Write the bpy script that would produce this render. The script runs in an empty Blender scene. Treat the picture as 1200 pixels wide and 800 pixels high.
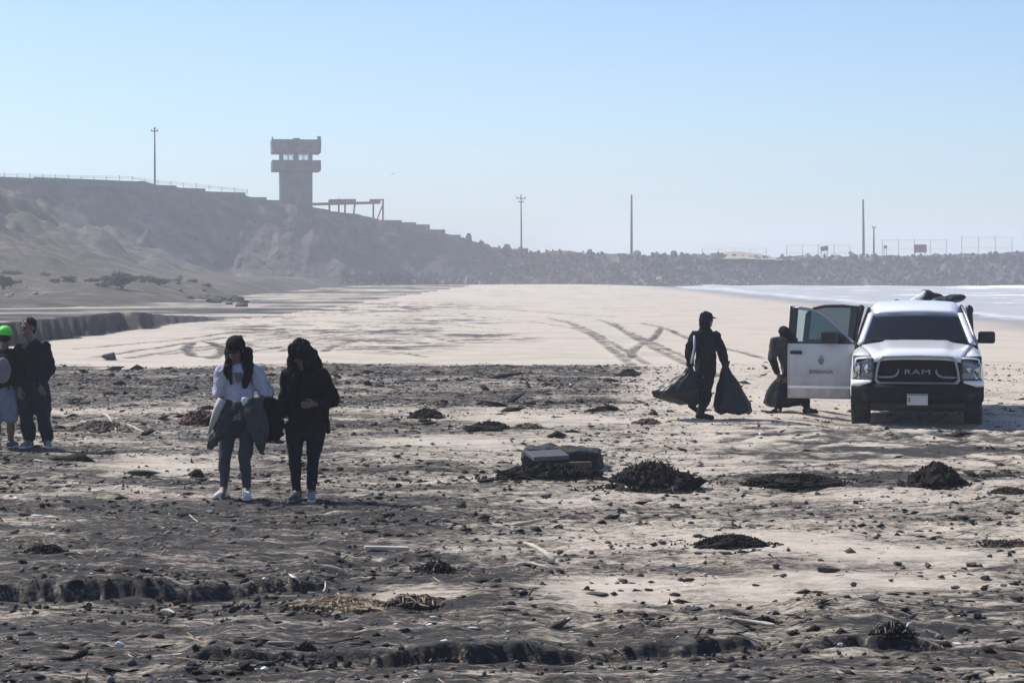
import bpy, bmesh, math, random
import numpy as np
from mathutils import Vector, Matrix, Euler, noise as mnoise

random.seed(7)
RNG = np.random.default_rng(11)
SC = bpy.context.scene
COL = SC.collection

# ------------------------------------------------------------------ camera
F = 2600.0            # focal length in photo pixels (photo is 1200 wide)
HOR = 318.0           # horizon row of the photo
CAMZ = 2.3            # eye height above the sand
cam_d = bpy.data.cameras.new('camera')
cam = bpy.data.objects.new('camera', cam_d)
COL.objects.link(cam)
cam.location = (0, 0, CAMZ)
cam.rotation_euler = (math.radians(90), 0, 0)
cam_d.sensor_width = 36.0
cam_d.lens = F * 36.0 / 1200.0
cam_d.shift_y = -(400.0 - HOR) / 1200.0
cam_d.clip_start = 0.3
cam_d.clip_end = 9000
SC.camera = cam

# ------------------------------------------------------------------ light
SUN_EL = math.radians(50)
SUN_AZ = math.radians(-58)          # clockwise from +Y
world = bpy.data.worlds.new('World')
SC.world = world
world.use_nodes = True
wn = world.node_tree.nodes
wl = world.node_tree.links
sky = wn.new('ShaderNodeTexSky')
sky.sky_type = 'NISHITA'
sky.sun_disc = False
sky.sun_elevation = SUN_EL
sky.sun_rotation = SUN_AZ
sky.altitude = 0
sky.air_density = 0.85
sky.dust_density = 0.8
sky.ozone_density = 6.0
bg = wn['Background']
bg.inputs['Strength'].default_value = 0.12
wl.new(sky.outputs['Color'], bg.inputs['Color'])

sun_d = bpy.data.lights.new('sun', 'SUN')
sun_d.energy = 4.4
sun_d.angle = math.radians(0.53)
sun_d.color = (1.0, 0.95, 0.87)
sun = bpy.data.objects.new('sun', sun_d)
COL.objects.link(sun)
sun_to = Vector((math.sin(SUN_AZ) * math.cos(SUN_EL), math.cos(SUN_AZ) * math.cos(SUN_EL), math.sin(SUN_EL)))
sun.rotation_euler = sun_to.to_track_quat('Z', 'Y').to_euler()
sun.location = sun_to * 80

vs = SC.view_settings
vs.view_transform = 'Standard'
vs.look = 'None'
vs.gamma = 1.0
vs.use_curve_mapping = False
vs.exposure = 0.38

SC.cycles.use_denoising = True
SC.cycles.max_bounces = 8
SC.cycles.transparent_max_bounces = 16
SC.cycles.volume_bounces = 1

# ------------------------------------------------------------------ helpers
def PX(px, Y):
    return (px - 600.0) / F * Y

def PZ(py, Y):
    return CAMZ - (py - HOR) / F * Y

def ground_Y(py, z=0.0):
    return F * (CAMZ - z) / (py - HOR)

def smooth(e0, e1, x):
    t = np.clip((np.asarray(x, float) - e0) / (e1 - e0), 0, 1)
    return t * t * (3 - 2 * t)

def _h(ix, iy, seed):
    n = (ix.astype(np.int64) * 374761393 + iy.astype(np.int64) * 668265263 + seed * 974711) & 0xffffffff
    n = ((n ^ (n >> 13)) * 1274126177) & 0xffffffff
    n = ((n ^ (n >> 16)) * 2246822519) & 0xffffffff
    return ((n ^ (n >> 15)) & 0xffffff).astype(np.float64) / 0x7fffff - 1.0

def vnoise(x, y, seed=0):
    x = np.asarray(x, float); y = np.asarray(y, float)
    ix = np.floor(x); iy = np.floor(y)
    fx = x - ix; fy = y - iy
    ux = fx * fx * fx * (fx * (fx * 6 - 15) + 10); uy = fy * fy * fy * (fy * (fy * 6 - 15) + 10)
    a = _h(ix, iy, seed); b = _h(ix + 1, iy, seed); c = _h(ix, iy + 1, seed); d = _h(ix + 1, iy + 1, seed)
    return (a * (1 - ux) + b * ux) * (1 - uy) + (c * (1 - ux) + d * ux) * uy

def fbm(x, y, octv=4, seed=0, gain=0.5):
    s = 0.0; a = 1.0; t = 0.0
    x = np.asarray(x, float); y = np.asarray(y, float)
    for i in range(octv):
        xr = 0.8 * x - 0.6 * y; yr = 0.6 * x + 0.8 * y
        s = s + a * vnoise(xr + 17.3 * i, yr - 9.1 * i, seed + i * 31)
        t += a; a *= gain
        x = xr * 2.03; y = yr * 2.03
    return s / t

def tag(o, label=None, cat=None, group=None, kind=None):
    if label: o['label'] = label
    if cat: o['category'] = cat
    if group: o['group'] = group
    if kind: o['kind'] = kind
    return o

def link(name, mesh, mat=None, parent=None, smooth_sh=False):
    o = bpy.data.objects.new(name, mesh)
    COL.objects.link(o)
    if mat is not None and len(mesh.materials) == 0:
        mesh.materials.append(mat)
    if parent is not None:
        o.parent = parent
    if smooth_sh:
        mesh.polygons.foreach_set('use_smooth', [True] * len(mesh.polygons))
    return o

def empty(name, loc=(0, 0, 0), rz=0.0):
    o = bpy.data.objects.new(name, None)
    o.empty_display_size = 0.2
    COL.objects.link(o)
    o.location = loc
    o.rotation_euler = (0, 0, rz)
    return o

class MB:
    """collects simple shapes and links them as one mesh object"""
    def __init__(self):
        self.v = []; self.f = []
    def add(self, vs_, fs_):
        n = len(self.v)
        self.v.extend([tuple(p) for p in vs_])
        self.f.extend([tuple(i + n for i in f) for f in fs_])
    def box(self, c, s, rot=None, taper=1.0):
        hx, hy, hz = s[0] / 2, s[1] / 2, s[2] / 2
        p = []
        for z, k in ((-hz, 1.0), (hz, taper)):
            for x, y in ((-hx, -hy), (hx, -hy), (hx, hy), (-hx, hy)):
                p.append(Vector((x * k, y * k, z)))
        if rot is not None:
            R = Euler(rot).to_matrix() if not isinstance(rot, Matrix) else rot
            p = [R @ q for q in p]
        p = [q + Vector(c) for q in p]
        self.add(p, [(3, 2, 1, 0), (4, 5, 6, 7), (0, 1, 5, 4), (1, 2, 6, 5), (2, 3, 7, 6), (3, 0, 4, 7)])
    def prism(self, poly, axis, a, b):
        """poly: list of 2-D points; axis: 'x' 'y' or 'z' the extrusion direction"""
        def mk(p, h):
            if axis == 'x': return (h, p[0], p[1])
            if axis == 'y': return (p[0], h, p[1])
            return (p[0], p[1], h)
        n = len(poly)
        vs_ = [mk(p, a) for p in poly] + [mk(p, b) for p in poly]
        fs_ = [tuple(range(n))[::-1], tuple(range(n, 2 * n))]
        for i in range(n):
            j = (i + 1) % n
            fs_.append((i, j, n + j, n + i))
        self.add(vs_, fs_)
    def tube(self, pts, radii, seg=8, cap=True):
        pts = [Vector(p) for p in pts]
        if not hasattr(radii, '__len__'): radii = [radii] * len(pts)
        vs_ = []; fs_ = []
        up = None
        for i, p in enumerate(pts):
            d = (pts[min(i + 1, len(pts) - 1)] - pts[max(i - 1, 0)])
            d = d.normalized() if d.length > 1e-9 else Vector((0, 0, 1))
            if up is None:
                up = Vector((0, 0, 1)) if abs(d.z) < 0.9 else Vector((1, 0, 0))
            s = d.cross(up)
            s = s.normalized() if s.length > 1e-6 else d.orthogonal().normalized()
            up = s.cross(d).normalized()
            for k in range(seg):
                a = 2 * math.pi * k / seg
                vs_.append(p + (s * math.cos(a) + up * math.sin(a)) * radii[i])
        for i in range(len(pts) - 1):
            for k in range(seg):
                k2 = (k + 1) % seg
                fs_.append((i * seg + k, i * seg + k2, (i + 1) * seg + k2, (i + 1) * seg + k))
        if cap:
            fs_.append(tuple(range(seg))[::-1])
            m = (len(pts) - 1) * seg
            fs_.append(tuple(range(m, m + seg)))
        self.add(vs_, fs_)
    def lathe(self, prof, seg, axis='z', c=(0, 0, 0)):
        vs_ = []; fs_ = []
        for r, h in prof:
            for k in range(seg):
                a = 2 * math.pi * k / seg
                u, w = r * math.cos(a), r * math.sin(a)
                p = {'z': (u, w, h), 'x': (h, u, w), 'y': (u, h, w)}[axis]
                vs_.append((p[0] + c[0], p[1] + c[1], p[2] + c[2]))
        for i in range(len(prof) - 1):
            for k in range(seg):
                k2 = (k + 1) % seg
                fs_.append((i * seg + k, i * seg + k2, (i + 1) * seg + k2, (i + 1) * seg + k))
        fs_.append(tuple(range(seg))[::-1])
        m = (len(prof) - 1) * seg
        fs_.append(tuple(range(m, m + seg)))
        self.add(vs_, fs_)
    def grid(self, pts):
        """pts: rows of equal-length columns of points"""
        n = len(pts); m = len(pts[0])
        vs_ = [p for r in pts for p in r]
        fs_ = [(i * m + j, i * m + j + 1, (i + 1) * m + j + 1, (i + 1) * m + j) for i in range(n - 1) for j in range(m - 1)]
        self.add(vs_, fs_)
    def mesh(self, name):
        me = bpy.data.meshes.new(name)
        me.from_pydata(self.v, [], self.f)
        bm = bmesh.new(); bm.from_mesh(me)
        bmesh.ops.recalc_face_normals(bm, faces=bm.faces)
        bm.to_mesh(me); bm.free()
        return me
    def build(self, name, mat, parent=None, sm=False, bevel=0.0, solid=0.0, sub=0):
        me = self.mesh(name)
        if bevel or solid or sub:
            me = bake(me, bevel, solid, sub)
        return link(name, me, mat, parent, sm)

def bake(me, bevel=0.0, solid=0.0, sub=0, remesh=0.0, smooth_it=0, smooth_f=0.5, decim=0.0):
    """apply modifiers through the depsgraph and return the new mesh"""
    t = bpy.data.objects.new('tmp', me); COL.objects.link(t)
    if remesh:
        m = t.modifiers.new('r', 'REMESH'); m.mode = 'VOXEL'; m.voxel_size = remesh; m.use_smooth_shade = True
    if smooth_it:
        m = t.modifiers.new('s', 'SMOOTH'); m.iterations = smooth_it; m.factor = smooth_f
    if decim:
        m = t.modifiers.new('d', 'DECIMATE'); m.ratio = decim
    if solid:
        m = t.modifiers.new('o', 'SOLIDIFY'); m.thickness = solid; m.offset = 0
    if bevel:
        m = t.modifiers.new('b', 'BEVEL'); m.width = bevel; m.segments = 2; m.limit_method = 'ANGLE'; m.angle_limit = math.radians(40)
    if sub:
        m = t.modifiers.new('u', 'SUBSURF'); m.levels = sub; m.render_levels = sub
    dg = bpy.context.evaluated_depsgraph_get()
    out = bpy.data.meshes.new_from_object(t.evaluated_get(dg))
    out.name = me.name
    bpy.data.objects.remove(t); bpy.data.meshes.remove(me)
    return out

def capsule(mb, p0, r0, p1, r1, seg=12, flat=None):
    """tapered capsule; flat = (direction, factor) squashes the section along a direction"""
    p0 = Vector(p0); p1 = Vector(p1)
    d = p1 - p0; L = d.length
    d = d / L if L > 1e-9 else Vector((0, 0, 1))
    s = d.orthogonal().normalized(); u = d.cross(s)
    rings = []
    for a in (-80, -50, -20):
        rings.append((p0 + d * r0 * math.sin(math.radians(a)), r0 * math.cos(math.radians(a))))
    for k in range(1, 4):
        rings.append((p0 + d * L * k / 4, r0 + (r1 - r0) * k / 4))
    for a in (20, 50, 80):
        rings.append((p1 + d * r1 * math.sin(math.radians(a)), r1 * math.cos(math.radians(a))))
    vs_ = []; fs_ = []
    for c, r in rings:
        for k in range(seg):
            a = 2 * math.pi * k / seg
            o = (s * math.cos(a) + u * math.sin(a)) * r
            if flat:
                fd = Vector(flat[0]).normalized()
                o = o - fd * o.dot(fd) * (1 - flat[1])
            vs_.append(c + o)
    n = len(rings)
    for i in range(n - 1):
        for k in range(seg):
            k2 = (k + 1) % seg
            fs_.append((i * seg + k, i * seg + k2, (i + 1) * seg + k2, (i + 1) * seg + k))
    fs_.append(tuple(range(seg))[::-1]); fs_.append(tuple(range((n - 1) * seg, n * seg)))
    mb.add(vs_, fs_)

def ellipsoid(mb, c, r, rot=None, seg=16, rings=10):
    vs_ = []; fs_ = []
    R = rot if isinstance(rot, Matrix) else (Euler(rot).to_matrix() if rot is not None else Matrix.Identity(3))
    c = Vector(c)
    for i in range(rings + 1):
        t = math.pi * (i + 0.02) / (rings + 0.04)
        for k in range(seg):
            a = 2 * math.pi * k / seg
            vs_.append(c + R @ Vector((r[0] * math.sin(t) * math.cos(a), r[1] * math.sin(t) * math.sin(a), r[2] * math.cos(t))))
    for i in range(rings):
        for k in range(seg):
            k2 = (k + 1) % seg
            fs_.append((i * seg + k, i * seg + k2, (i + 1) * seg + k2, (i + 1) * seg + k))
    fs_.append(tuple(range(seg))[::-1]); fs_.append(tuple(range(rings * seg, (rings + 1) * seg)))
    mb.add(vs_, fs_)

def displace(me, amp, scale, seed=0, aniso=(1, 1, 1), octv=3):
    n = len(me.vertices)
    co = np.empty(n * 3, np.float32); me.vertices.foreach_get('co', co)
    no = np.empty(n * 3, np.float32); me.vertices.foreach_get('normal', no)
    co = co.reshape(-1, 3).astype(float); no = no.reshape(-1, 3)
    off = Vector((seed * 3.1, seed * 7.7, seed * 1.3))
    d = np.empty(n)
    for i in range(n):
        d[i] = mnoise.fractal(Vector((co[i, 0] * aniso[0], co[i, 1] * aniso[1], co[i, 2] * aniso[2])) * scale + off, 1.0, 2.0, octv)
    co += no * (d * amp)[:, None]
    me.vertices.foreach_set('co', co.ravel().astype(np.float32))
    me.update()

# ------------------------------------------------------------------ materials
MATS = {}
def mat(name, col, rough=0.8, var=0.0, scale=5.0, col2=None, metal=0.0, coat=0.0, bump=0.0, bscale=40.0, spec=0.5, obj_var=0.0, alpha=1.0, sheen=0.0):
    if name in MATS: return MATS[name]
    m = bpy.data.materials.new(name); m.use_nodes = True
    nt = m.node_tree; N = nt.nodes; L = nt.links
    b = N['Principled BSDF']
    b.inputs['Roughness'].default_value = rough
    b.inputs['Metallic'].default_value = metal
    b.inputs['Specular IOR Level'].default_value = spec
    if coat: b.inputs['Coat Weight'].default_value = coat; b.inputs['Coat Roughness'].default_value = 0.05
    if sheen: b.inputs['Sheen Weight'].default_value = sheen
    if alpha < 1: b.inputs['Alpha'].default_value = alpha
    c1 = (*col, 1)
    c2 = (*(col2 if col2 else tuple(max(0, c * (1 - var)) for c in col)), 1)
    if var or col2:
        tc = N.new('ShaderNodeTexCoord')
        nz = N.new('ShaderNodeTexNoise'); nz.inputs['Scale'].default_value = scale; nz.inputs['Detail'].default_value = 6; nz.inputs['Roughness'].default_value = 0.62
        rp = N.new('ShaderNodeValToRGB'); rp.color_ramp.elements[0].position = 0.36; rp.color_ramp.elements[1].position = 0.64
        rp.color_ramp.elements[0].color = c2; rp.color_ramp.elements[1].color = c1
        L.new(tc.outputs['Object'], nz.inputs['Vector']); L.new(nz.outputs['Fac'], rp.inputs['Fac'])
        out = rp.outputs['Color']
        if obj_var:
            oi = N.new('ShaderNodeObjectInfo'); mr = N.new('ShaderNodeMapRange')
            mr.inputs['To Min'].default_value = 1 - obj_var; mr.inputs['To Max'].default_value = 1 + obj_var
            L.new(oi.outputs['Random'], mr.inputs['Value'])
            hs = N.new('ShaderNodeHueSaturation'); L.new(mr.outputs['Result'], hs.inputs['Value']); L.new(out, hs.inputs['Color'])
            out = hs.outputs['Color']
        L.new(out, b.inputs['Base Color'])
    else:
        b.inputs['Base Color'].default_value = c1
    if bump:
        tc2 = N.new('ShaderNodeTexCoord')
        n2 = N.new('ShaderNodeTexNoise'); n2.inputs['Scale'].default_value = bscale; n2.inputs['Detail'].default_value = 5
        bp = N.new('ShaderNodeBump'); bp.inputs['Strength'].default_value = bump; bp.inputs['Distance'].default_value = 0.02
        L.new(tc2.outputs['Object'], n2.inputs['Vector']); L.new(n2.outputs['Fac'], bp.inputs['Height']); L.new(bp.outputs['Normal'], b.inputs['Normal'])
    MATS[name] = m
    return m
# ------------------------------------------------------------------ beach terrain
SEA_Z = -0.42

def seg_dist(X, Y, pts):
    """distance of every point to a polyline (metres)"""
    d = np.full(X.shape, 1e9)
    for (x0, y0), (x1, y1) in zip(pts[:-1], pts[1:]):
        dx, dy = x1 - x0, y1 - y0
        L2 = dx * dx + dy * dy + 1e-9
        t = np.clip(((X - x0) * dx + (Y - y0) * dy) / L2, 0, 1)
        d = np.minimum(d, np.hypot(X - x0 - t * dx, Y - y0 - t * dy))
    return d

def W(px, py, z=0.0):
    Y = ground_Y(py, z)
    return (PX(px, Y), Y)

# wheel tracks pressed into the sand: (points, width, depth, tint)
def track(pxs, width=0.34, depth=0.05, tint=0.5):
    pts = [W(*p) for p in pxs]
    # refine
    out = []
    for a, b in zip(pts[:-1], pts[1:]):
        for k in range(4):
            t = k / 4; out.append((a[0] + (b[0] - a[0]) * t, a[1] + (b[1] - a[1]) * t))
    out.append(pts[-1])
    return (out, width, depth, tint)

TRACKS = [
    track([(640, 372), (668, 378), (690, 390), (712, 405), (738, 424), (746, 431)], 0.32, 0.02, 0.66),
    track([(700, 374), (722, 380), (738, 392), (765, 406), (800, 423), (842, 440)], 0.32, 0.02, 0.66),
    track([(752, 379), (776, 383), (768, 395), (744, 408), (738, 420)], 0.30, 0.02, 0.8),
    track([(776, 383), (806, 396), (850, 408), (900, 420)], 0.28, 0.02, 0.7),
    track([(540, 360), (600, 363), (665, 368), (720, 371)], 1.1, 0.03, 0.35),
    track([(225, 402), (218, 409), (226, 417), (246, 419)], 0.36, 0.02, 0.9),
    track([(243, 401), (258, 406), (262, 413), (250, 420)], 0.36, 0.02, 0.9),
    track([(110, 419), (160, 411), (215, 403), (262, 396), (330, 390)], 0.34, 0.02, 0.8),
    track([(150, 420), (200, 412), (260, 404), (330, 397), (420, 391)], 0.34, 0.02, 0.75),
    track([(290, 413), (340, 405), (400, 402), (450, 396)], 0.34, 0.02, 0.8),
    track([(300, 398), (360, 392), (430, 386), (520, 384)], 0.30, 0.02, 0.8),
    track([(380, 412), (395, 404), (420, 400), (480, 403), (560, 401)], 0.30, 0.02, 0.8),
    track([(665, 376), (690, 386), (722, 404), (760, 426)], 0.28, 0.02, 0.66),
    track([(712, 378), (748, 394), (786, 410), (830, 428)], 0.28, 0.02, 0.66),
    track([(560, 372), (620, 376), (672, 384), (715, 400)], 0.3, 0.02, 0.45),
    track([(270, 398), (300, 406), (345, 410), (400, 406), (455, 411), (500, 418)], 0.32, 0.02, 0.66),
    track([(330, 412), (380, 396), (440, 390), (500, 394), (540, 402)], 0.32, 0.02, 0.66),
    track([(400, 378), (450, 384), (520, 380), (590, 386)], 0.4, 0.03, 0.5),
    track([(90, 408), (150, 404), (210, 398), (280, 388)], 0.32, 0.02, 0.8),
    track([(190, 416), (240, 410), (290, 403), (350, 400)], 0.32, 0.02, 0.8),
    track([(330, 372), (400, 368), (470, 371), (560, 367)], 0.34, 0.02, 0.8),
    track([(290, 381), (350, 379), (410, 383), (480, 376)], 0.4, 0.03, 0.5),
    # ruts before and beside the truck
    track([(838, 522), (880, 514), (930, 507), (985, 499), (1010, 494)], 0.30, 0.018, 0.75),
    track([(860, 532), (905, 526), (960, 519), (1020, 509), (1075, 501)], 0.30, 0.018, 0.8),
    track([(915, 536), (930, 528), (975, 520), (1050, 514), (1130, 503)], 0.30, 0.02, 0.8),
    track([(985, 508), (1040, 512), (1090, 520), (1150, 524), (1210, 522)], 0.34, 0.024, 0.8),
    track([(1090, 500), (1120, 508), (1170, 512), (1215, 513)], 0.34, 0.024, 0.8),
    track([(1000, 500), (1015, 508), (1060, 522), (1110, 532), (1180, 545), (1230, 556)], 0.32, 0.02, 0.8),
    track([(1140, 505), (1165, 516), (1200, 530), (1250, 545)], 0.32, 0.02, 0.8),
    track([(880, 543), (960, 538), (1050, 536), (1140, 540), (1220, 541)], 0.25, 0.012, 0.65),
    track([(1150, 498), (1175, 505), (1215, 508)], 0.4, 0.03, 0.6),
]

def ledge(X, Y, pts, h, back, wob, seed, sharp=0.022):
    """a little erosion scarp that faces the camera; pts are (px, py) of its foot"""
    w = [W(p[0], p[1]) for p in pts]
    xs = np.array([p[0] for p in w]); ys = np.array([p[1] for p in w]); hs = np.array([p[2] if len(p) > 2 else 1.0 for p in pts])
    o = np.argsort(xs); xs, ys, hs = xs[o], ys[o], hs[o]
    c = 0.45 * np.interp(X, xs, ys) + 0.55 * ys.mean() + wob * fbm(X * 3.0, Y * 0.15, 4, seed, 0.6)
    hh = np.interp(X, xs, hs, left=0, right=0)
    d = Y - c
    up = smooth(-sharp, sharp, d)
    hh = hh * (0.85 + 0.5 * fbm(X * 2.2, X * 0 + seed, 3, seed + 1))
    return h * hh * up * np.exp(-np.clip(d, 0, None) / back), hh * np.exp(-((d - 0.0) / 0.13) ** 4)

def terrain(X, Y):
    X = np.asarray(X, float); Y = np.asarray(Y, float)
    Yc = np.maximum(Y, 4.0)
    px = 600 + F * X / Yc
    py = HOR + F * CAMZ / Yc
    far = smooth(30, 75, Y)
    # --- broad shape
    z = -0.42 * smooth(9, 30, X + 1.5 * fbm(X * 0.03, Y * 0.03, 2, 5)) - 1.6 * smooth(29, 60, X)
    z = z + 0.05 * fbm(X * 0.22, Y * 0.22, 3, 1) * (1 - 0.5 * far)
    # raised left shelf with its eroded edge
    xs = -15.4 + 0.022 * (Y - 70) + 1.1 * fbm(Y * 0.22, Y * 0 + 3.3, 4, 9, 0.6) + 2.4 * smooth(98, 118, Y)
    dsh = xs - X
    hsh = 0.68 - 0.64 * smooth(86, 112, Y)
    shelf = smooth(-0.02, 0.22, dsh + 0.30 * fbm(X * 1.5, Y * 0.6, 3, 10))
    z = z + hsh * shelf * (1 - 0.6 * smooth(190, 260, Y))
    # --- zones of dark deposit, keyed to where they lie on the beach
    n_big = fbm(X * 0.16, Y * 0.10, 4, 21)
    n_str = fbm(X * 0.45, Y * 1.0, 4, 33)
    n_fin = fbm(X * 1.5, Y * 3.4, 5, 43, 0.62)
    pyw = py + 9 * n_big + 5 * n_str
    pxw = px + 60 * n_big
    D = np.full(X.shape, 0.04)
    near = smooth(422, 434, pyw)
    # middle debris belt
    belt = smooth(424, 431, pyw) * (1 - smooth(462, 500, pyw)) * (1 - smooth(690, 800, pxw))
    D = np.maximum(D, 0.78 * belt)
    low = smooth(470, 500, pyw) * (1 - 0.62 * smooth(420, 700, pxw)) * 0.66
    D = np.maximum(D, low)
    D = np.maximum(D, 0.30 * smooth(455, 520, pyw))
    fg = smooth(556, 592, pyw)
    D = np.maximum(D, fg * (0.92 - 0.50 * smooth(430, 720, pxw)))
    D = np.maximum(D, 0.36 * fg)
    strip = smooth(705, 745, pyw)
    D = np.maximum(D, strip * 0.72)
    D = np.maximum(D, smooth(745, 765, pyw) * (1 - smooth(785, 800, pyw)) * 0.85)
    # bright clean patches
    def patch(cx, cy, rx, ry):
        return np.exp(-(((px - cx) / rx) ** 2 + ((py - cy) / ry) ** 2) ** 1.5)
    light = np.zeros(X.shape)
    for a in ((930, 640, 130, 12), (1000, 690, 150, 18), (720, 700, 110, 16), (1020, 530, 160, 16), (520, 520, 120, 12), (640, 495, 130, 10), (180, 545, 80, 9), (1080, 655, 130, 14), (470, 765 - 60, 60, 8), (880, 700, 90, 14)):
        light = np.maximum(light, patch(*a))
    D = D * (1 - 0.72 * light)
    # grey smears on the far sand
    for a in ((455, 403, 85, 11), (350, 386, 100, 10), (560, 395, 70, 7), (400, 360, 170, 7), (520, 376, 70, 6), (250, 372, 90, 6), (330, 352, 90, 5), (470, 388, 60, 6)):
        D = np.maximum(D, 0.72 * patch(*a) * smooth(-0.25, 0.3, n_str + n_fin * 0.8))
    # shelf: grey with pale streaks
    sh_n = 0.5 + 0.9 * fbm(X * 0.08, Y * 0.16, 4, 71)
    D = np.where(shelf > 0.5, np.clip(0.22 + 0.62 * smooth(0.20, 0.70, sh_n) + 0.25 * n_str, 0, 1), D)
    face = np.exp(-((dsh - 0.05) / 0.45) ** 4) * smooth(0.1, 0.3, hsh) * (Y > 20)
    D = np.maximum(D, 1.7 * face)  # shade of the steep shelf edge painted into the sand colour
    # sand by the water
    bay = smooth(12, 26, X) * smooth(50, 90, Y)
    D = D * (1 - 0.7 * bay)
    # rough zone: how much debris relief there is
    rough = np.clip(near * (1 - 0.75 * light), 0, 1)
    clean = smooth(760, 850, px) * (1 - smooth(505, 545, py))
    rough = rough * (1 - 0.55 * clean)
    D = D * (1 - 0.72 * clean)
    amp = 0.58 + 0.2 * smooth(0.2, 0.7, D)
    D = np.clip(D + amp * near * (0.75 * n_str + 0.65 * n_fin) + 0.24 * (1 - near) * (n_str + 0.8 * n_fin), 0, 1)
    mid = smooth(488, 500, py) * (1 - smooth(560, 580, py)) * smooth(800, 900, px)
    D = np.clip(D + 0.85 * mid * smooth(-0.15, 0.5, 0.7 * n_str + 0.8 * n_fin), 0, 1)
    # --- relief
    s1 = fbm(X * 0.9, Y * 1.3, 4, 51)
    s2 = fbm(X * 3.2, Y * 4.2, 3, 61)
    s3 = fbm(X * 9.0, Y * 9.0, 2, 67) * (1 - smooth(16, 30, Y))
    f2 = 1 - smooth(40, 75, Y)
    z = z + rough * (0.040 * s1 + f2 * 0.022 * s2 + 0.010 * s3) + 0.030 * near * f2 * (1 - np.abs(fbm(X * 0.5, Y * 1.7, 4, 63))) ** 6
    z = z + (1 - rough) * (0.012 * s1 + 0.006 * s2 * f2)
    # scarps of the foreground
    ledges = (
        ([(-260, 712, 1.0), (0, 714, 1.0), (60, 717, 1), (120, 713, 1), (185, 712, 1.1), (250, 704, 0.9), (300, 700, 0.8), (345, 700, 1), (375, 694, 0.5), (400, 690, 0)], 0.14, 2.4, 0.16, 81),
        ([(190, 796, 0), (240, 794, 0.7), (330, 786, 0.4), (420, 784, 0.9), (470, 787, 1.1), (560, 784, 0.8), (630, 781, 0.9), (690, 774, 0.4), (760, 771, 0.8), (860, 767, 0.7), (900, 765, 0.3), (960, 760, 0.8), (1040, 756, 0.7), (1100, 752, 0)], 0.13, 1.8, 0.15, 83),
        ([(-300, 840, 1), (100, 838, 1), (300, 830, 0.8), (600, 826, 0.8), (760, 822, 0.5), (1000, 822, 0.8), (1500, 830, 1)], 0.10, 1.6, 0.12, 85),
        ([(560, 724, 0), (640, 722, 0.5), (760, 722, 0.2), (930, 735, 0.4), (1040, 736, 0.8), (1090, 733, 0.3), (1150, 748, 0.3), (1300, 742, 0.5)], 0.07, 1.2, 0.16, 87),
        ([(-200, 640, 0.6), (80, 641, 0.5), (300, 636, 0.2), (420, 662, 0.5), (560, 668, 0.5), (660, 660, 0)], 0.06, 1.8, 0.3, 89),
        ([(-200, 590, 0.6), (150, 594, 0.3), (330, 600, 0.5), (480, 598, 0.3), (650, 608, 0.5), (790, 612, 0)], 0.06, 2.0, 0.4, 91),
        ([(240, 433, 0), (300, 433, 1), (360, 434, 1), (480, 432, 0.5), (600, 434, 0.6), (760, 440, 0)], 0.14, 3.0, 0.5, 93),
        ([(700, 620, 0), (860, 622, 0.6), (1000, 618, 0.4), (1200, 606, 0.6), (1400, 606, 0.6)], 0.04, 2.0, 0.35, 95),
        ([(800, 575, 0), (900, 573, 0.6), (1040, 566, 0.3), (1200, 580, 0.6), (1400, 586, 0.6)], 0.05, 2.0, 0.35, 97),
    )
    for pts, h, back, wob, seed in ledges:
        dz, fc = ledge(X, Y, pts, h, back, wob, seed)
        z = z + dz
        D = np.maximum(D, 2.0 * np.clip(fc, 0, 1) * np.clip(h / 0.10, 0, 1))  # ledge faces coloured near black, their shade put into the sand colour
    z = z - 0.10 * smooth(925, 1000, px) * smooth(31.5, 33.8, Y) * (1 - smooth(44, 52, Y)) * (1 - smooth(9, 12, X))
    # tracks
    for pts, w_, dep, tint in TRACKS:
        x0 = min(p[0] for p in pts) - 3; x1 = max(p[0] for p in pts) + 3
        y0 = min(p[1] for p in pts) - 6; y1 = max(p[1] for p in pts) + 6
        m = (X > x0) & (X < x1) & (Y > y0) & (Y < y1)
        if not m.any(): continue
        d = seg_dist(X[m], Y[m], pts) + 0.05 * s2[m] * (w_ / 0.4)
        prof = np.exp(-(d / (w_ * 0.5)) ** 4)
        berm = np.exp(-((d - w_ * 0.72) / (w_ * 0.28)) ** 2)
        lug = 0.5 + 0.5 * np.sin((X[m] * 0.6 + Y[m]) * 26)
        z[m] += dep * (-prof * (0.75 + 0.25 * lug) + 0.5 * berm)
        D[m] = np.maximum(D[m], tint * prof * (0.80 + 0.9 * n_fin[m] + 0.15 * (lug - 0.5)))
    # churned sand just before and beside the truck
    ch = patch(1090, 512, 130, 12) + 0.8 * patch(1180, 480, 50, 14)
    chn = fbm(X * 2.6, Y * 2.0, 4, 77, 0.6)
    z = z + 0.022 * np.clip(ch, 0, 1) * chn
    D = np.clip(D + 0.8 * np.clip(ch, 0, 1) * smooth(0.05, -0.35, chn), 0, 1)
    D = np.maximum(D, 1.9 * face * (hsh > 0.12))  # painted shade of the shelf edge, kept above the clip
    wet = smooth(20, 29, X + 2 * n_big) * smooth(45, 70, Y)
    return z, D, wet, rough

def gz(x, y):
    return float(terrain(np.array([x]), np.array([y]))[0][0])

def gzs(x, y):
    return terrain(np.asarray(x, float), np.asarray(y, float))

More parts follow.
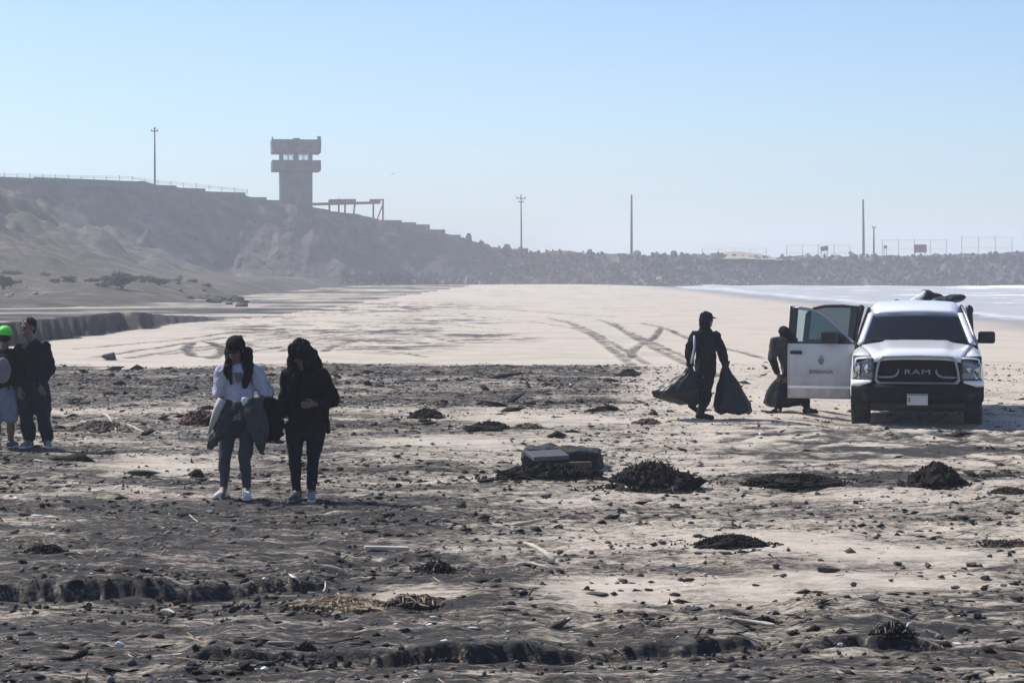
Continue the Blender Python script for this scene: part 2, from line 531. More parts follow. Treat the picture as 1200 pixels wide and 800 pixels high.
def grid_mesh(name, X, Y, Z, attrs=None):
    n, m = X.shape
    me = bpy.data.meshes.new(name)
    me.vertices.add(n * m)
    me.vertices.foreach_set('co', np.stack([X, Y, Z], -1).astype(np.float32).ravel())
    i = np.arange(n - 1)[:, None] * m + np.arange(m - 1)[None, :]
    q = np.stack([i, i + 1, i + m + 1, i + m], -1).reshape(-1, 4)
    me.loops.add(q.size); me.loops.foreach_set('vertex_index', q.ravel().astype(np.int32))
    me.polygons.add(len(q)); me.polygons.foreach_set('loop_start', (np.arange(len(q)) * 4).astype(np.int32))
    me.update(calc_edges=True)
    me.polygons.foreach_set('use_smooth', np.ones(len(q), bool))
    for k, a in (attrs or {}).items():
        at = me.attributes.new(k, 'FLOAT', 'POINT')
        at.data.foreach_set('value', a.astype(np.float32).ravel())
    me.validate()
    return me

def sand_material():
    m = bpy.data.materials.new('beach_sand'); m.use_nodes = True
    N = m.node_tree.nodes; L = m.node_tree.links
    b = N['Principled BSDF']
    b.inputs['Specular IOR Level'].default_value = 0.25
    tc = N.new('ShaderNodeTexCoord')
    at = N.new('ShaderNodeAttribute'); at.attribute_name = 'dark'  # dark deposit, plus shade painted onto the scarp faces
    aw = N.new('ShaderNodeAttribute'); aw.attribute_name = 'wet'
    ar = N.new('ShaderNodeAttribute'); ar.attribute_name = 'rough'
    def nz(scale, detail, sx=1, sy=1):
        mp = N.new('ShaderNodeMapping'); mp.inputs['Scale'].default_value = (sx, sy, 1)
        t = N.new('ShaderNodeTexNoise'); t.inputs['Scale'].default_value = scale; t.inputs['Detail'].default_value = detail; t.inputs['Roughness'].default_value = 0.65
        L.new(tc.outputs['Object'], mp.inputs['Vector']); L.new(mp.outputs['Vector'], t.inputs['Vector'])
        return t.outputs['Fac']
    def math_(op, a, b_=None, clamp=False):
        n = N.new('ShaderNodeMath'); n.operation = op; n.use_clamp = clamp
        for i, v in enumerate((a, b_)):
            if v is None: continue
            if isinstance(v, (int, float)): n.inputs[i].default_value = v
            else: L.new(v, n.inputs[i])
        return n.outputs[0]
    n1 = nz(6.0, 9, 0.5, 1.7)
    n2 = nz(24.0, 7, 0.6, 1.5)
    # the finer grains break up the edges of the dark deposit
    k1 = math_('MULTIPLY', math_('SUBTRACT', n1, 0.5), 2.6)
    k2 = math_('MULTIPLY', math_('SUBTRACT', n2, 0.5), 2.4)
    kk = math_('MULTIPLY', math_('ADD', k1, k2), math_('ADD', math_('MULTIPLY', ar.outputs['Fac'], 0.85), 0.12))
    dd = math_('ADD', at.outputs['Fac'], kk, True)
    rp = N.new('ShaderNodeValToRGB')
    e = rp.color_ramp.elements
    e[0].position = 0.0; e[0].color = (0.47, 0.405, 0.335, 1)
    e[1].position = 1.0; e[1].color = (0.024, 0.022, 0.022, 1)
    for p, c in ((0.22, (0.36, 0.315, 0.26)), (0.48, (0.205, 0.174, 0.140)), (0.72, (0.076, 0.067, 0.058))):
        x = e.new(p); x.color = (*c, 1)
    L.new(dd, rp.inputs['Fac'])
    # rust and straw coloured litter in the rough belts
    n3 = nz(3.2, 6, 0.7, 1.6)
    n4 = nz(40.0, 3)
    s = math_('MULTIPLY', math_('MULTIPLY', math_('GREATER_THAN', n3, 0.60), ar.outputs['Fac']), math_('GREATER_THAN', n4, 0.54))
    mx = N.new('ShaderNodeMix'); mx.data_type = 'RGBA'
    L.new(math_('MULTIPLY', s, 0.75), mx.inputs['Factor']); L.new(rp.outputs['Color'], mx.inputs['A']); mx.inputs['B'].default_value = (0.30, 0.21, 0.14, 1)
    # wet sand at the waterline
    mw = N.new('ShaderNodeMix'); mw.data_type = 'RGBA'; mw.blend_type = 'MULTIPLY'
    L.new(aw.outputs['Fac'], mw.inputs['Factor']); L.new(mx.outputs['Result'], mw.inputs['A']); mw.inputs['B'].default_value = (0.52, 0.52, 0.55, 1)
    L.new(mw.outputs['Result'], b.inputs['Base Color'])
    L.new(math_('SUBTRACT', 0.9, math_('MULTIPLY', aw.outputs['Fac'], 0.62)), b.inputs['Roughness'])
    bp = N.new('ShaderNodeBump'); bp.inputs['Strength'].default_value = 0.8; bp.inputs['Distance'].default_value = 0.03
    L.new(math_('MULTIPLY', math_('ADD', n1, math_('MULTIPLY', n2, 0.7)), math_('ADD', math_('MULTIPLY', ar.outputs['Fac'], 0.9), 0.12)), bp.inputs['Height'])
    L.new(bp.outputs['Normal'], b.inputs['Normal'])
    return m

M_SAND = sand_material()

# fan of strips that widen with distance, so that the near sand is finest
def build_beach():
    tt = np.concatenate([-np.geomspace(4.0, 0.285, 26)[:-1], np.linspace(-0.28, 0.28, 780), np.geomspace(0.285, 4.0, 26)[1:]])
    inv_far, inv_near = 1 / 520.0, 1 / 10.6
    rows = 1 / np.linspace(inv_near, inv_far, 810)
    rows = np.concatenate([[0.5, 2.0, 3.5, 5, 6.5, 8, 9.2, 10.0], rows])
    Yg = np.repeat(rows[:, None], len(tt), 1)
    Xg = Yg * tt[None, :]
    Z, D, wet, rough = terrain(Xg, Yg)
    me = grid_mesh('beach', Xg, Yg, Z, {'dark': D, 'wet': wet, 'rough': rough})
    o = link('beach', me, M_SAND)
    tag(o, kind='structure')
    # the beach goes on behind the photographer
    xs = np.linspace(-300, 300, 60); ys = np.linspace(-300, 0.9, 40)
    Xb, Yb = np.meshgrid(xs, ys)
    Zb = -0.03 + 0.05 * fbm(Xb * 0.1, Yb * 0.1, 3, 3) - 2.0 * smooth(25, 60, Xb)
    Db = np.clip(0.4 + 0.5 * fbm(Xb * 0.2, Yb * 0.2, 3, 4), 0, 1)
    me = grid_mesh('backshore', Xb, Yb, Zb, {'dark': Db, 'wet': Db * 0, 'rough': Db * 0 + 0.5})
    tag(link('backshore', me, M_SAND), kind='structure')
build_beach()

# ------------------------------------------------------------------ sea
def sea_material():
    m = bpy.data.materials.new('sea_water'); m.use_nodes = True
    N = m.node_tree.nodes; L = m.node_tree.links
    b = N['Principled BSDF']
    at = N.new('ShaderNodeAttribute'); at.attribute_name = 'foam'
    tc = N.new('ShaderNodeTexCoord')
    nz = N.new('ShaderNodeTexNoise'); nz.inputs['Scale'].default_value = 1.3; nz.inputs['Detail'].default_value = 7
    L.new(tc.outputs['Object'], nz.inputs['Vector'])
    a = N.new('ShaderNodeMath'); a.operation = 'SUBTRACT'; L.new(nz.outputs['Fac'], a.inputs[0]); a.inputs[1].default_value = 0.5
    c = N.new('ShaderNodeMath'); c.operation = 'ADD'; c.use_clamp = True; L.new(at.outputs['Fac'], c.inputs[0]); L.new(a.outputs[0], c.inputs[1])
    rp = N.new('ShaderNodeValToRGB'); e = rp.color_ramp.elements
    e[0].position = 0.25; e[0].color = (0.36, 0.36, 0.355, 1); e[1].position = 0.75; e[1].color = (0.80, 0.80, 0.80, 1)
    L.new(c.outputs[0], rp.inputs['Fac']); L.new(rp.outputs['Color'], b.inputs['Base Color'])
    mr = N.new('ShaderNodeMapRange'); L.new(c.outputs[0], mr.inputs['Value']); mr.inputs['To Min'].default_value = 0.5; mr.inputs['To Max'].default_value = 0.85
    L.new(mr.outputs['Result'], b.inputs['Roughness'])
    bp = N.new('ShaderNodeBump'); bp.inputs['Strength'].default_value = 0.5; bp.inputs['Distance'].default_value = 0.15
    L.new(nz.outputs['Fac'], bp.inputs['Height']); L.new(bp.outputs['Normal'], b.inputs['Normal'])
    return m
M_SEA = sea_material()

def build_sea():
    xs = np.concatenate([np.linspace(14, 130, 220), np.geomspace(131, 1400, 40)])
    ys = np.concatenate([[-1400, -400, -100, 0], np.geomspace(20, 450, 260), np.geomspace(455, 1400, 20)])
    X, Y = np.meshgrid(xs, ys)
    shore = 29.5 + 2.2 * fbm(Y * 0.03, Y * 0 + 1.7, 3, 14) + 0.8 * fbm(Y * 0.2, Y * 0, 2, 15)
    off = X - shore
    Z = SEA_Z + 0.05 * fbm(X * 0.3, Y * 0.3, 3, 17) * smooth(0, 20, off)
    foam = np.zeros(X.shape)
    n = fbm(X * 0.10, Y * 0.10, 4, 19)
    foam = np.maximum(foam, 0.42 * np.exp(-((off - 1.0) / 1.6) ** 2))
    # lines of broken wash running in, roughly parallel to the shore
    for o_, w_, a_ in ((5, 2.0, .5), (10, 2.6, .45), (17, 3.2, .5), (26, 3.6, .55), (38, 4.0, .5)):
        c = o_ + 3.5 * fbm(Y * 0.025, Y * 0 + o_, 3, 23)
        foam = np.maximum(foam, a_ * np.exp(-((off - c) / w_) ** 2) * smooth(-0.3, 0.3, n))
        Z = Z + 0.16 * np.exp(-((off - c) / (w_ * 1.6)) ** 2)
    # a breaker rolling in before the rock wall
    yb = 330 + 0.10 * (X - 70) + 4 * fbm(X * 0.04, X * 0, 3, 29)
    on = smooth(60, 72, X) * (1 - smooth(125, 240, X) * 0.5)
    Z = Z + 0.75 * on * np.exp(-((Y - yb) / 3.0) ** 2)
    foam = np.maximum(foam, 1.0 * on * np.exp(-((Y - yb + 1.5) / 3.2) ** 2))
    yb2 = 225 + 0.2 * (X - 50) + 5 * fbm(X * 0.05, X * 0 + 4, 3, 31)
    on2 = smooth(34, 40, X) * (1 - smooth(52, 70, X))
    foam = np.maximum(foam, 0.8 * on2 * np.exp(-((Y - yb2) / 2.2) ** 2))
    Z = Z + 0.2 * on2 * np.exp(-((Y - yb2) / 3.0) ** 2)
    # wash at the foot of the rocks
    foam = np.maximum(foam, 0.8 * np.exp(-((Y - 398) / 6) ** 2) * smooth(-0.2, 0.3, n))
    o = link('sea', grid_mesh('sea', X, Y, Z, {'foam': np.clip(foam, 0, 1)}), M_SEA)
    tag(o, kind='structure')
build_sea()

# ------------------------------------------------------------------ cliff, embankment and hill
def earth_material(name, c1, c2, c3, scale, veg=None):
    m = bpy.data.materials.new(name); m.use_nodes = True
    N = m.node_tree.nodes; L = m.node_tree.links
    b = N['Principled BSDF']; b.inputs['Roughness'].default_value = 0.95; b.inputs['Specular IOR Level'].default_value = 0.15
    tc = N.new('ShaderNodeTexCoord')
    n1 = N.new('ShaderNodeTexNoise'); n1.inputs['Scale'].default_value = scale; n1.inputs['Detail'].default_value = 9; n1.inputs['Roughness'].default_value = 0.68
    L.new(tc.outputs['Object'], n1.inputs['Vector'])
    rp = N.new('ShaderNodeValToRGB'); e = rp.color_ramp.elements
    e[0].position = 0.30; e[0].color = (*c1, 1); e[1].position = 0.72; e[1].color = (*c3, 1)
    x = e.new(0.52); x.color = (*c2, 1)
    L.new(n1.outputs['Fac'], rp.inputs['Fac'])
    out = rp.outputs['Color']
    if veg:
        n2 = N.new('ShaderNodeTexNoise'); n2.inputs['Scale'].default_value = veg[1]; n2.inputs['Detail'].default_value = 7
        L.new(tc.outputs['Object'], n2.inputs['Vector'])
        r2 = N.new('ShaderNodeValToRGB'); r2.color_ramp.elements[0].position = veg[2]; r2.color_ramp.elements[1].position = veg[2] + 0.08
        L.new(n2.outputs['Fac'], r2.inputs['Fac'])
        mx = N.new('ShaderNodeMix'); mx.data_type = 'RGBA'
        L.new(r2.outputs['Color'], mx.inputs['Factor']); L.new(out, mx.inputs['A']); mx.inputs['B'].default_value = (*veg[0], 1)
        out = mx.outputs['Result']
    L.new(out, b.inputs['Base Color'])
    bp = N.new('ShaderNodeBump'); bp.inputs['Strength'].default_value = 0.8; bp.inputs['Distance'].default_value = 0.6
    L.new(n1.outputs['Fac'], bp.inputs['Height']); L.new(bp.outputs['Normal'], b.inputs['Normal'])
    return m

M_CLIFF = earth_material('cliff_earth', (0.050, 0.042, 0.038), (0.105, 0.088, 0.078), (0.24, 0.205, 0.18), 0.22)
M_HILL = earth_material('hill_earth', (0.050, 0.042, 0.036), (0.095, 0.080, 0.066), (0.20, 0.175, 0.145), 0.30, ((0.060, 0.066, 0.034), 0.16, 0.55))

# px, base distance, rim distance, rim row
CL = np.array([
    (-900, 190, 215, 190), (-500, 225, 255, 200), (-200, 270, 305, 204), (0, 300, 335, 209), (75, 312, 345, 210), (150, 325, 356, 213),
    (215, 338, 366, 221), (285, 348, 374, 229), (330, 353, 378, 238), (365, 356, 380, 243), (420, 362, 384, 252), (455, 368, 388, 258),
    (505, 376, 394, 268), (545, 384, 400, 279), (575, 392, 405, 289), (620, 398, 410, 294), (700, 402, 413, 296), (800, 404, 415, 299),
    (900, 405, 416, 301), (1000, 406, 417, 301), (1200, 407, 418, 297), (1400, 408, 419, 297), (2200, 410, 420, 297)], float)

def cliff_at(px):
    yb = np.interp(px, CL[:, 0], CL[:, 1]); yt = np.interp(px, CL[:, 0], CL[:, 2]); rp = np.interp(px, CL[:, 0], CL[:, 3])
    return yb, yt, CAMZ - (rp - HOR) / F * yt

def build_cliff():
    pxs = np.concatenate([np.linspace(-900, -30, 90), np.linspace(-27, 640, 420), np.linspace(645, 1300, 200), np.linspace(1320, 2200, 30)])
    v = np.concatenate([np.linspace(0, 1, 60), [1.08, 1.4, 2.5, 6.0, 14.0]])
    P, V = np.meshgrid(pxs, v)
    yb, yt, zt = cliff_at(P)
    Vc = np.clip(V, 0, 1)
    Y = yb + (yt - yb) * V
    xb = (P - 600) / F * yb; xt = (P - 600) / F * yt
    X = xb + (xt - xb) * np.clip(V, 0, 14)
    prof = 0.30 * Vc + 0.70 * Vc ** 1.5
    Z = -1.0 + (zt + 1.0) * prof
    rough = np.sin(np.pi * np.clip(Vc, 0.02, 1)) ** 0.4 * (V <= 1)
    n = fbm(X * 0.07, Z * 0.10 + Y * 0.02, 5, 101); n2 = fbm(X * 0.35, Z * 0.35, 5, 103, 0.6)
    gul = np.abs(fbm(X * 0.10, Z * 0.02, 4, 107))
    hscale = np.clip(zt / 14, 0.3, 1.2)
    Y = Y + rough * hscale * (3.2 * n + 2.6 * n2 - 6.0 * (0.25 - gul))
    Z = Z + rough * hscale * 0.9 * n2 + 0.5 * np.clip(fbm(X * 0.25, X * 0, 3, 109), -1, 1) * (V > 0.9) - 0.05 * np.clip(V - 1, 0, None)
    o = link('cliff', grid_mesh('cliff', X, Y, Z), M_CLIFF)
    tag(o, kind='structure')
build_cliff()

def hill_z(X, Y):
    n1 = fbm(X * 0.05, Y * 0.04, 3, 121)
    r = smooth(-36, -72, X + 0.04 * (Y - 230) + 3.0 * n1)
    gul = np.abs(fbm(X * 0.09 + Y * 0.02, Y * 0.05, 4, 133))
    y0 = smooth(172, 275, Y + 14 * fbm(X * 0.05, Y * 0.03, 3, 123))
    z = 0.50 + 11.5 * r * y0 * (0.75 + 0.7 * gul) + 0.9 * smooth(-24, -34, X) * smooth(145, 190, Y)
    z = z + (0.25 + 1.2 * r) * (0.8 * fbm(X * 0.16, Y * 0.10, 4, 125) + 0.5 * fbm(X * 0.6, Y * 0.4, 4, 127, 0.6))
    edge = smooth(-20, -30, X + 2 * fbm(Y * 0.06, Y * 0, 2, 129)) * smooth(128, 150, Y + 10 * fbm(X * 0.1, X * 0, 2, 131))
    return z * edge - 0.8 * (1 - edge)

def build_hill():
    xs = np.linspace(-130, -16, 330); ys = np.linspace(125, 345, 330)
    X, Y = np.meshgrid(xs, ys)
    o = link('hill', grid_mesh('hill', X, Y, hill_z(X, Y)), M_HILL)
    tag(o, kind='structure')
build_hill()

def haze_box():
    mb = MB(); mb.box((0, 0, 11.5), (3000, 3000, 31.0))
    m = bpy.data.materials.new('haze_air'); m.use_nodes = True
    N = m.node_tree.nodes; L = m.node_tree.links
    N.remove(N['Principled BSDF'])
    pv = N.new('ShaderNodeVolumePrincipled')
    pv.inputs['Color'].default_value = (0.90, 0.93, 1.0, 1)
    pv.inputs['Density'].default_value = HAZE
    pv.inputs['Anisotropy'].default_value = 0.35
    L.new(pv.outputs['Volume'], N['Material Output'].inputs['Volume'])
    tag(mb.build('haze', m), kind='stuff')
HAZE = 0.00088
haze_box()
# ------------------------------------------------------------------ lookout tower on the cliff
M_CONC = mat('weathered_concrete', (0.125, 0.12, 0.115), 0.9, 0.45, 0.5, bump=0.3, bscale=3)
M_CONC2 = mat('stained_concrete', (0.105, 0.10, 0.097), 0.9, 0.5, 0.9, bump=0.3, bscale=3)
M_FRAME = mat('tower_window_frame', (0.10, 0.10, 0.10), 0.6)
M_RUST = mat('rusty_steel', (0.46, 0.13, 0.085), 0.75, 0.4, 1.2, metal=0.2)
M_POLE = mat('weathered_pole_wood', (0.08, 0.07, 0.062), 0.85, 0.3, 2)
M_GALV = mat('galvanised_wire', (0.30, 0.30, 0.31), 0.5, metal=0.5)
M_GLASS_CLEAR = bpy.data.materials.new('tower_pane_glass'); M_GLASS_CLEAR.use_nodes = True
def _glass():
    N = M_GLASS_CLEAR.node_tree.nodes; L = M_GLASS_CLEAR.node_tree.links
    t = N.new('ShaderNodeBsdfTransparent'); g = N.new('ShaderNodeBsdfGlossy'); g.inputs['Roughness'].default_value = 0.05
    t.inputs['Color'].default_value = (0.90, 0.94, 0.95, 1)
    mx = N.new('ShaderNodeMixShader'); mx.inputs['Fac'].default_value = 0.10
    L.new(t.outputs[0], mx.inputs[1]); L.new(g.outputs[0], mx.inputs[2]); L.new(mx.outputs[0], N['Material Output'].inputs['Surface'])
_glass()

def plateau_z(x, Y):
    px = 600 + F * x / Y
    return float(cliff_at(px)[2])

def build_tower():
    Y = 384.0; s = F / Y
    cx = PX(346.5, Y)
    zb = PZ(252, Y)
    t = empty('lookout_tower', (cx, Y, zb), math.radians(8))
    tag(t, 'square concrete lookout tower with open gallery and overhanging flat roof on the cliff', 'tower')
    h = lambda py: PZ(py, Y) - zb
    w = 37.5 / s / 2                                     # half width of the shaft
    g = 60.5 / s / 2 * 0.93                              # half width of gallery and roof
    z_g0, z_g1, z_w1, z_r1 = h(201), h(189), h(180), h(165)
    mb = MB(); mb.box((0, 0, z_g0 / 2), (2 * w, 2 * w, z_g0)); mb.build('shaft', M_CONC, t, bevel=0.06)
    mb = MB(); mb.box((0, -w - 0.03, 2.4), (0.9, 0.08, 0.9)); mb.build('shaft_opening', M_FRAME, t)
    # gallery: slab with four parapet walls
    mb = MB(); mb.box((0, 0, z_g0 + 0.15), (2 * g, 2 * g, 0.3)); gal = mb.build('gallery', M_CONC2, t, bevel=0.03)
    hp = z_g1 - z_g0 - 0.3
    for k in range(4):
        mb = MB()
        L_ = 2 * g if k % 2 == 0 else 2 * g - 0.5
        mb.box((0, -g + 0.125, z_g0 + 0.302 + hp / 2), (L_, 0.25, hp))
        o = mb.build('parapet', M_CONC2, gal); o.rotation_euler = (0, 0, k * math.pi / 2)
    # lookout room: corner and middle posts carry the roof
    zr = z_w1 - z_g0 - 0.3
    posts = [(sx * (w - 0.22), sy * (w - 0.22), 0.44, 0.44) for sx in (-1, 1) for sy in (-1, 1)]
    posts += [(0, -(w - 0.22), 0.55, 0.44), (0, w - 0.22, 0.55, 0.44), (-(w - 0.22), 0, 0.44, 0.55), (w - 0.22, 0, 0.44, 0.55)]
    for x_, y_, a_, b_ in posts:
        mb = MB(); mb.box((x_, y_, z_g0 + 0.3 + zr / 2), (a_, b_, zr)); mb.build('room_post', M_CONC, t)
    mb = MB()
    for k in range(4):
        R = Matrix.Rotation(k * math.pi / 2, 3, 'Z')
        c = R @ Vector((0, -w + 0.2, z_g0 + 0.3 + 0.62))
        mb.box(c, (2 * w - 0.92, 0.2, 1.25) if k % 2 == 0 else (0.2, 2 * w - 0.92, 1.25))
    mb.build('room_wall', M_CONC, t)
    zsill = z_g0 + 0.3 + 1.25
    for k in range(4):
        for sx in (-1, 1):
            hw = (w - 0.44 - 0.275) / 2
            cxw = sx * (0.275 + hw)
            f = MB(); zz0, zz1 = zsill, z_w1
            for a in (-1, 0, 1):
                f.box((cxw + a * (hw - 0.06), -w + 0.2, (zz0 + zz1) / 2), (0.11, 0.11, zz1 - zz0))
            f.box((cxw, -w + 0.2, zz0 + 0.07), (hw * 2 - 0.24, 0.10, 0.12)); f.box((cxw, -w + 0.2, zz1 - 0.07), (hw * 2 - 0.24, 0.10, 0.12))
            fo = f.build('window', M_FRAME, t); fo.rotation_euler = (0, 0, k * math.pi / 2)
            p = MB(); p.box((cxw, -w + 0.2, (zz0 + zz1) / 2), (hw * 2 - 0.24, 0.02, zz1 - zz0 - 0.26)); p.build('pane', M_GLASS_CLEAR, fo)
    # roof with a deep fascia and a few stubs on top
    mb = MB(); zc = z_w1
    mb.prism([(-g * 1.0, zc), (g, zc), (g + 0.06, z_r1 - 0.25), (g + 0.02, z_r1), (-g - 0.12, z_r1 + 0.0), (-g - 0.02, zc + 0.4)], 'y', -g, g)
    roof = mb.build('roof', M_CONC2, t, bevel=0.04)
    mb = MB(); mb.box((0.1, 0.3, z_r1 + 0.22), (1.2, 1.2, 0.44)); mb.build('roof_hatch', M_CONC, roof)
    mb = MB(); mb.box((g - 0.32, -g + 0.4, z_r1 + 0.28), (0.62, 0.62, 0.56)); mb.build('corner_stub', M_CONC, roof)
    mb = MB(); mb.box((-g + 0.0, -g + 0.3, z_r1 + 0.22), (0.3, 0.4, 0.44), taper=0.5); mb.build('corner_spike', M_CONC, roof)
build_tower()

def build_gantry():
    Y = 386.0
    x0 = PX(367, Y)
    t = empty('steel_frame', (x0, Y, PZ(250, Y)))
    tag(t, 'rusty red steel pipe frame on thin posts beside the lookout tower', 'frame')
    B = lambda px, py: (PX(px, Y) - x0, 0, PZ(py, Y) - PZ(250, Y))
    def beam(name, a, b, th, dp=0.5):
        mb = MB(); p, q = Vector(B(*a)), Vector(B(*b))
        d = q - p; R = d.to_track_quat('X', 'Z').to_matrix()
        mb.box((p + q) / 2, (d.length, dp, th), R); return mb.build(name, M_RUST, t)
    beam('beam', (362, 239.5), (444, 237.5), 0.45, 0.6)
    beam('panel', (386, 236.5), (417, 236), 0.85, 0.3)
    beam('panel', (433, 236.5), (446, 236), 0.75, 0.3)
    beam('top_rail', (433, 234.3), (450, 234.0), 0.22)
    for a, b in (((386, 234), (386, 249)), ((397, 233), (397, 251)), ((404.5, 238), (404, 253)), ((416, 238), (414, 254)), ((437.5, 237), (437.5, 259)), ((448.8, 234), (448.8, 261))):
        beam('post', a, b, 0.30, 0.3)
    beam('brace', (448, 241), (441, 260), 0.2, 0.2)
build_gantry()

# ------------------------------------------------------------------ poles
def pole(name, label, cat, px, ptop, pbase, Y, r, arms=(), lamp=False, group=None):
    zb = PZ(pbase, Y) - 0.8; zt = PZ(ptop, Y)
    t = empty(name, (PX(px, Y), Y, zb))
    tag(t, label, cat, group)
    mb = MB(); H = zt - zb
    lean = random.uniform(-0.10, 0.10)
    mb.tube([(0, 0, 0), (lean * 0.3, 0, H * 0.5), (lean, 0, H)], [r, r * 0.85, r * 0.6], 10); mb.build('shaft', M_POLE, t)
    for dz, L_ in arms:
        a = MB(); a.box((lean, -r, H - dz), (L_, 0.14, 0.16)); ao = a.build('crossarm', M_POLE, t)
        for sx in (-1, 1):
            i = MB(); i.tube([(lean + sx * L_ * 0.42, -r, H - dz + 0.08), (lean + sx * L_ * 0.42, -r, H - dz + 0.34)], 0.07, 6)
            i.build('insulator', M_FRAME, ao)
    if lamp:
        c = MB(); c.lathe([(0.02, H), (0.16, H + 0.05), (0.20, H + 0.25), (0.05, H + 0.42)], 10, c=(lean, 0, 0)); c.build('pole_cap', M_FRAME, t)
    return t
pole('lamp_post', 'tall thin lamp post with short crossarm standing on the high cliff rim', 'pole', 181.5, 152, 217, 352, 0.17, ((0.25, 1.15),), True)
pole('utility_pole', 'thin utility pole with crossarm where the cliff meets the rock wall', 'pole', 611, 228, 294, 412, 0.18, ((0.7, 1.9), (1.4, 1.0)))
pole('utility_pole', 'bare dark utility pole without crossarm on the rock wall', 'pole', 740, 228, 298, 416, 0.27)
pole('utility_pole', 'tall dark pole with small cap between the two wire fences', 'pole', 1012, 236, 300, 419, 0.27, (), True)
pole('short_pole', 'short dark pole beside the taller capped pole', 'pole', 1024, 266, 300, 419, 0.20, ((0.1, 0.7),))

# ------------------------------------------------------------------ wire fences and signs on the rock wall
def fence(label, px0, px1, ptop, pbase, n, Y, mesh=True):
    t = empty('wire_fence', (PX(px0, Y), Y, PZ(pbase, Y) - 0.4))
    tag(t, label, 'fence', None)
    Wd = PX(px1, Y) - PX(px0, Y); H = PZ(ptop, Y) - PZ(pbase, Y) + 0.4
    for k in range(n):
        x = Wd * k / (n - 1)
        p = MB(); p.tube([(x, 0, 0), (x, 0, H + random.uniform(-0.05, 0.25))], 0.055, 6); p.build('post', M_GALV, t)
    m = MB(); st = 0.42; r = 0.011
    k = int((Wd + H) / st)
    for i in range(k):
        for sgn in (1, -1):
            a = i * st - H
            xa, xb = max(0.0, a), min(Wd, a + H)
            if xb - xa < 0.05: continue
            za, zb = xa - a, xb - a
            if sgn < 0: za, zb = H - za, H - zb
            m.tube([(xa, 0, za), (xb, 0, zb)], r, 3, False)
    for z in (0.1, H * 0.5, H - 0.02): m.tube([(0, 0, z), (Wd, 0, z)], 0.02, 4, False)
    m.build('wire_mesh', M_GALV, t)
fence('low wire mesh fence above the pale sand heap', 823, 898, 291, 300, 5, 421)
fence('wire mesh fence carrying the small dark sign', 922, 996, 287, 303, 5, 420)
fence('wire mesh fence beside the rusty red board', 1034, 1109, 281, 300, 5, 420)
fence('tall dense wire mesh fence past the rusty red board', 1127, 1186, 278, 300, 4, 420)

def board(name, label, px0, px1, py0, py1, Y, col, tilt=0.0):
    cx = PX((px0 + px1) / 2, Y); zb = PZ(py1, Y)
    t = empty(name, (cx, Y, zb - 1.2)); tag(t, label, 'sign')
    w = (px1 - px0) / F * Y; h = (py1 - py0) / F * Y
    b = MB(); b.box((0, 0, 1.2 + h / 2), (w, 0.06, h), (0, tilt, 0)); b.build('panel', col, t, bevel=0.01)
    for sx in (-0.38, 0.38):
        p = MB(); p.box((sx * w, 0.09, 0.6 + h * 0.25), (0.10, 0.08, 1.2 + h * 0.5)); p.build('post', M_POLE, t)
board('sign_board', 'rusty red rectangular board standing on the rock wall', 1071, 1086, 286.5, 296, 418.5, mat('red_board', (0.22, 0.075, 0.055), 0.7, 0.3, 0.6))
board('sign_board', 'small dark tilted sign on the wire fence', 961.5, 970.5, 288.5, 294, 419.2, mat('dark_board', (0.06, 0.06, 0.065), 0.7, 0.3, 0.6), math.radians(-8))
board('sign_board', 'tiny dark square sign hung beside the red board fence', 1035.5, 1039.5, 287.5, 291, 419.4, mat('dark_board', (0.06, 0.06, 0.065)))

# ------------------------------------------------------------------ stepped wall along the cliff rim
M_WALL = mat('rim_wall_block', (0.15, 0.14, 0.13), 0.9, 0.35, 0.8)
def rim_wall(label, spec, dy=-0.6):
    Y0 = cliff_at(spec[0][0])[1] + dy
    t = empty('rim_wall', (PX(spec[0][0], Y0), float(Y0), PZ(spec[0][2], Y0) - 2.5)); tag(t, label, 'wall')
    for a, b, top in spec:
        Ya, Yb = float(cliff_at(a)[1]) + dy, float(cliff_at(b)[1]) + dy
        pa = Vector((PX(a, Ya), Ya, 0)); pb = Vector((PX(b, Yb), Yb, 0))
        zt = PZ(top, (Ya + Yb) / 2)
        d = pb - pa; c = (pa + pb) / 2
        mb = MB(); c.z = zt - 1.3
        mb.box(c - t.location, (d.length - 0.04, 0.4, 2.6), (0, 0, math.atan2(d.y, d.x)))
        mb.build('wall_section', M_WALL, t)
rim_wall('long low block wall with stepped top along the high cliff rim left of the tower',
         [(-120, -60, 206), (-60, 0, 207), (0, 40, 208), (40, 92, 208.7), (92, 154, 211), (154, 178, 214.5), (178, 206, 217), (206, 240, 220.5), (240, 287, 225), (287, 312, 231), (312, 328, 234.5)])
rim_wall('block wall stepping down the slope from the rusty frame to the rocks',
         [(450, 470, 258), (470, 487, 260.5), (487, 503, 263), (503, 521, 269), (521, 539, 275), (539, 552, 281)])
# thin wire fence on top of the long wall
def rim_fence():
    t = empty('rim_fence', (PX(10, 336), 336, PZ(209, 336))); tag(t, 'sparse wire fence on thin posts along the top of the long rim wall', 'fence')
    pts = []
    for px in range(-40, 300, 15):
        Y = float(cliff_at(px)[1]) - 0.6
        top = np.interp(px, [-60, 0, 154, 178, 240, 287, 312], [207, 208, 211, 215, 221, 226, 231])
        p = Vector((PX(px, Y), Y, PZ(top, Y))) - t.location
        pts.append(p)
        mb = MB(); mb.tube([p - Vector((0, 0, 0.2)), p + Vector((0.0, 0, 0.55 + random.uniform(-0.1, 0.35)))], 0.05, 5); mb.build('post', M_GALV, t)
    mb = MB()
    for hz in (0.2, 0.38, 0.55):
        mb.tube([p + Vector((0, 0, hz + random.uniform(-0.06, 0.06))) for p in pts], 0.018, 4)
    mb.build('wire', M_GALV, t)
rim_fence()

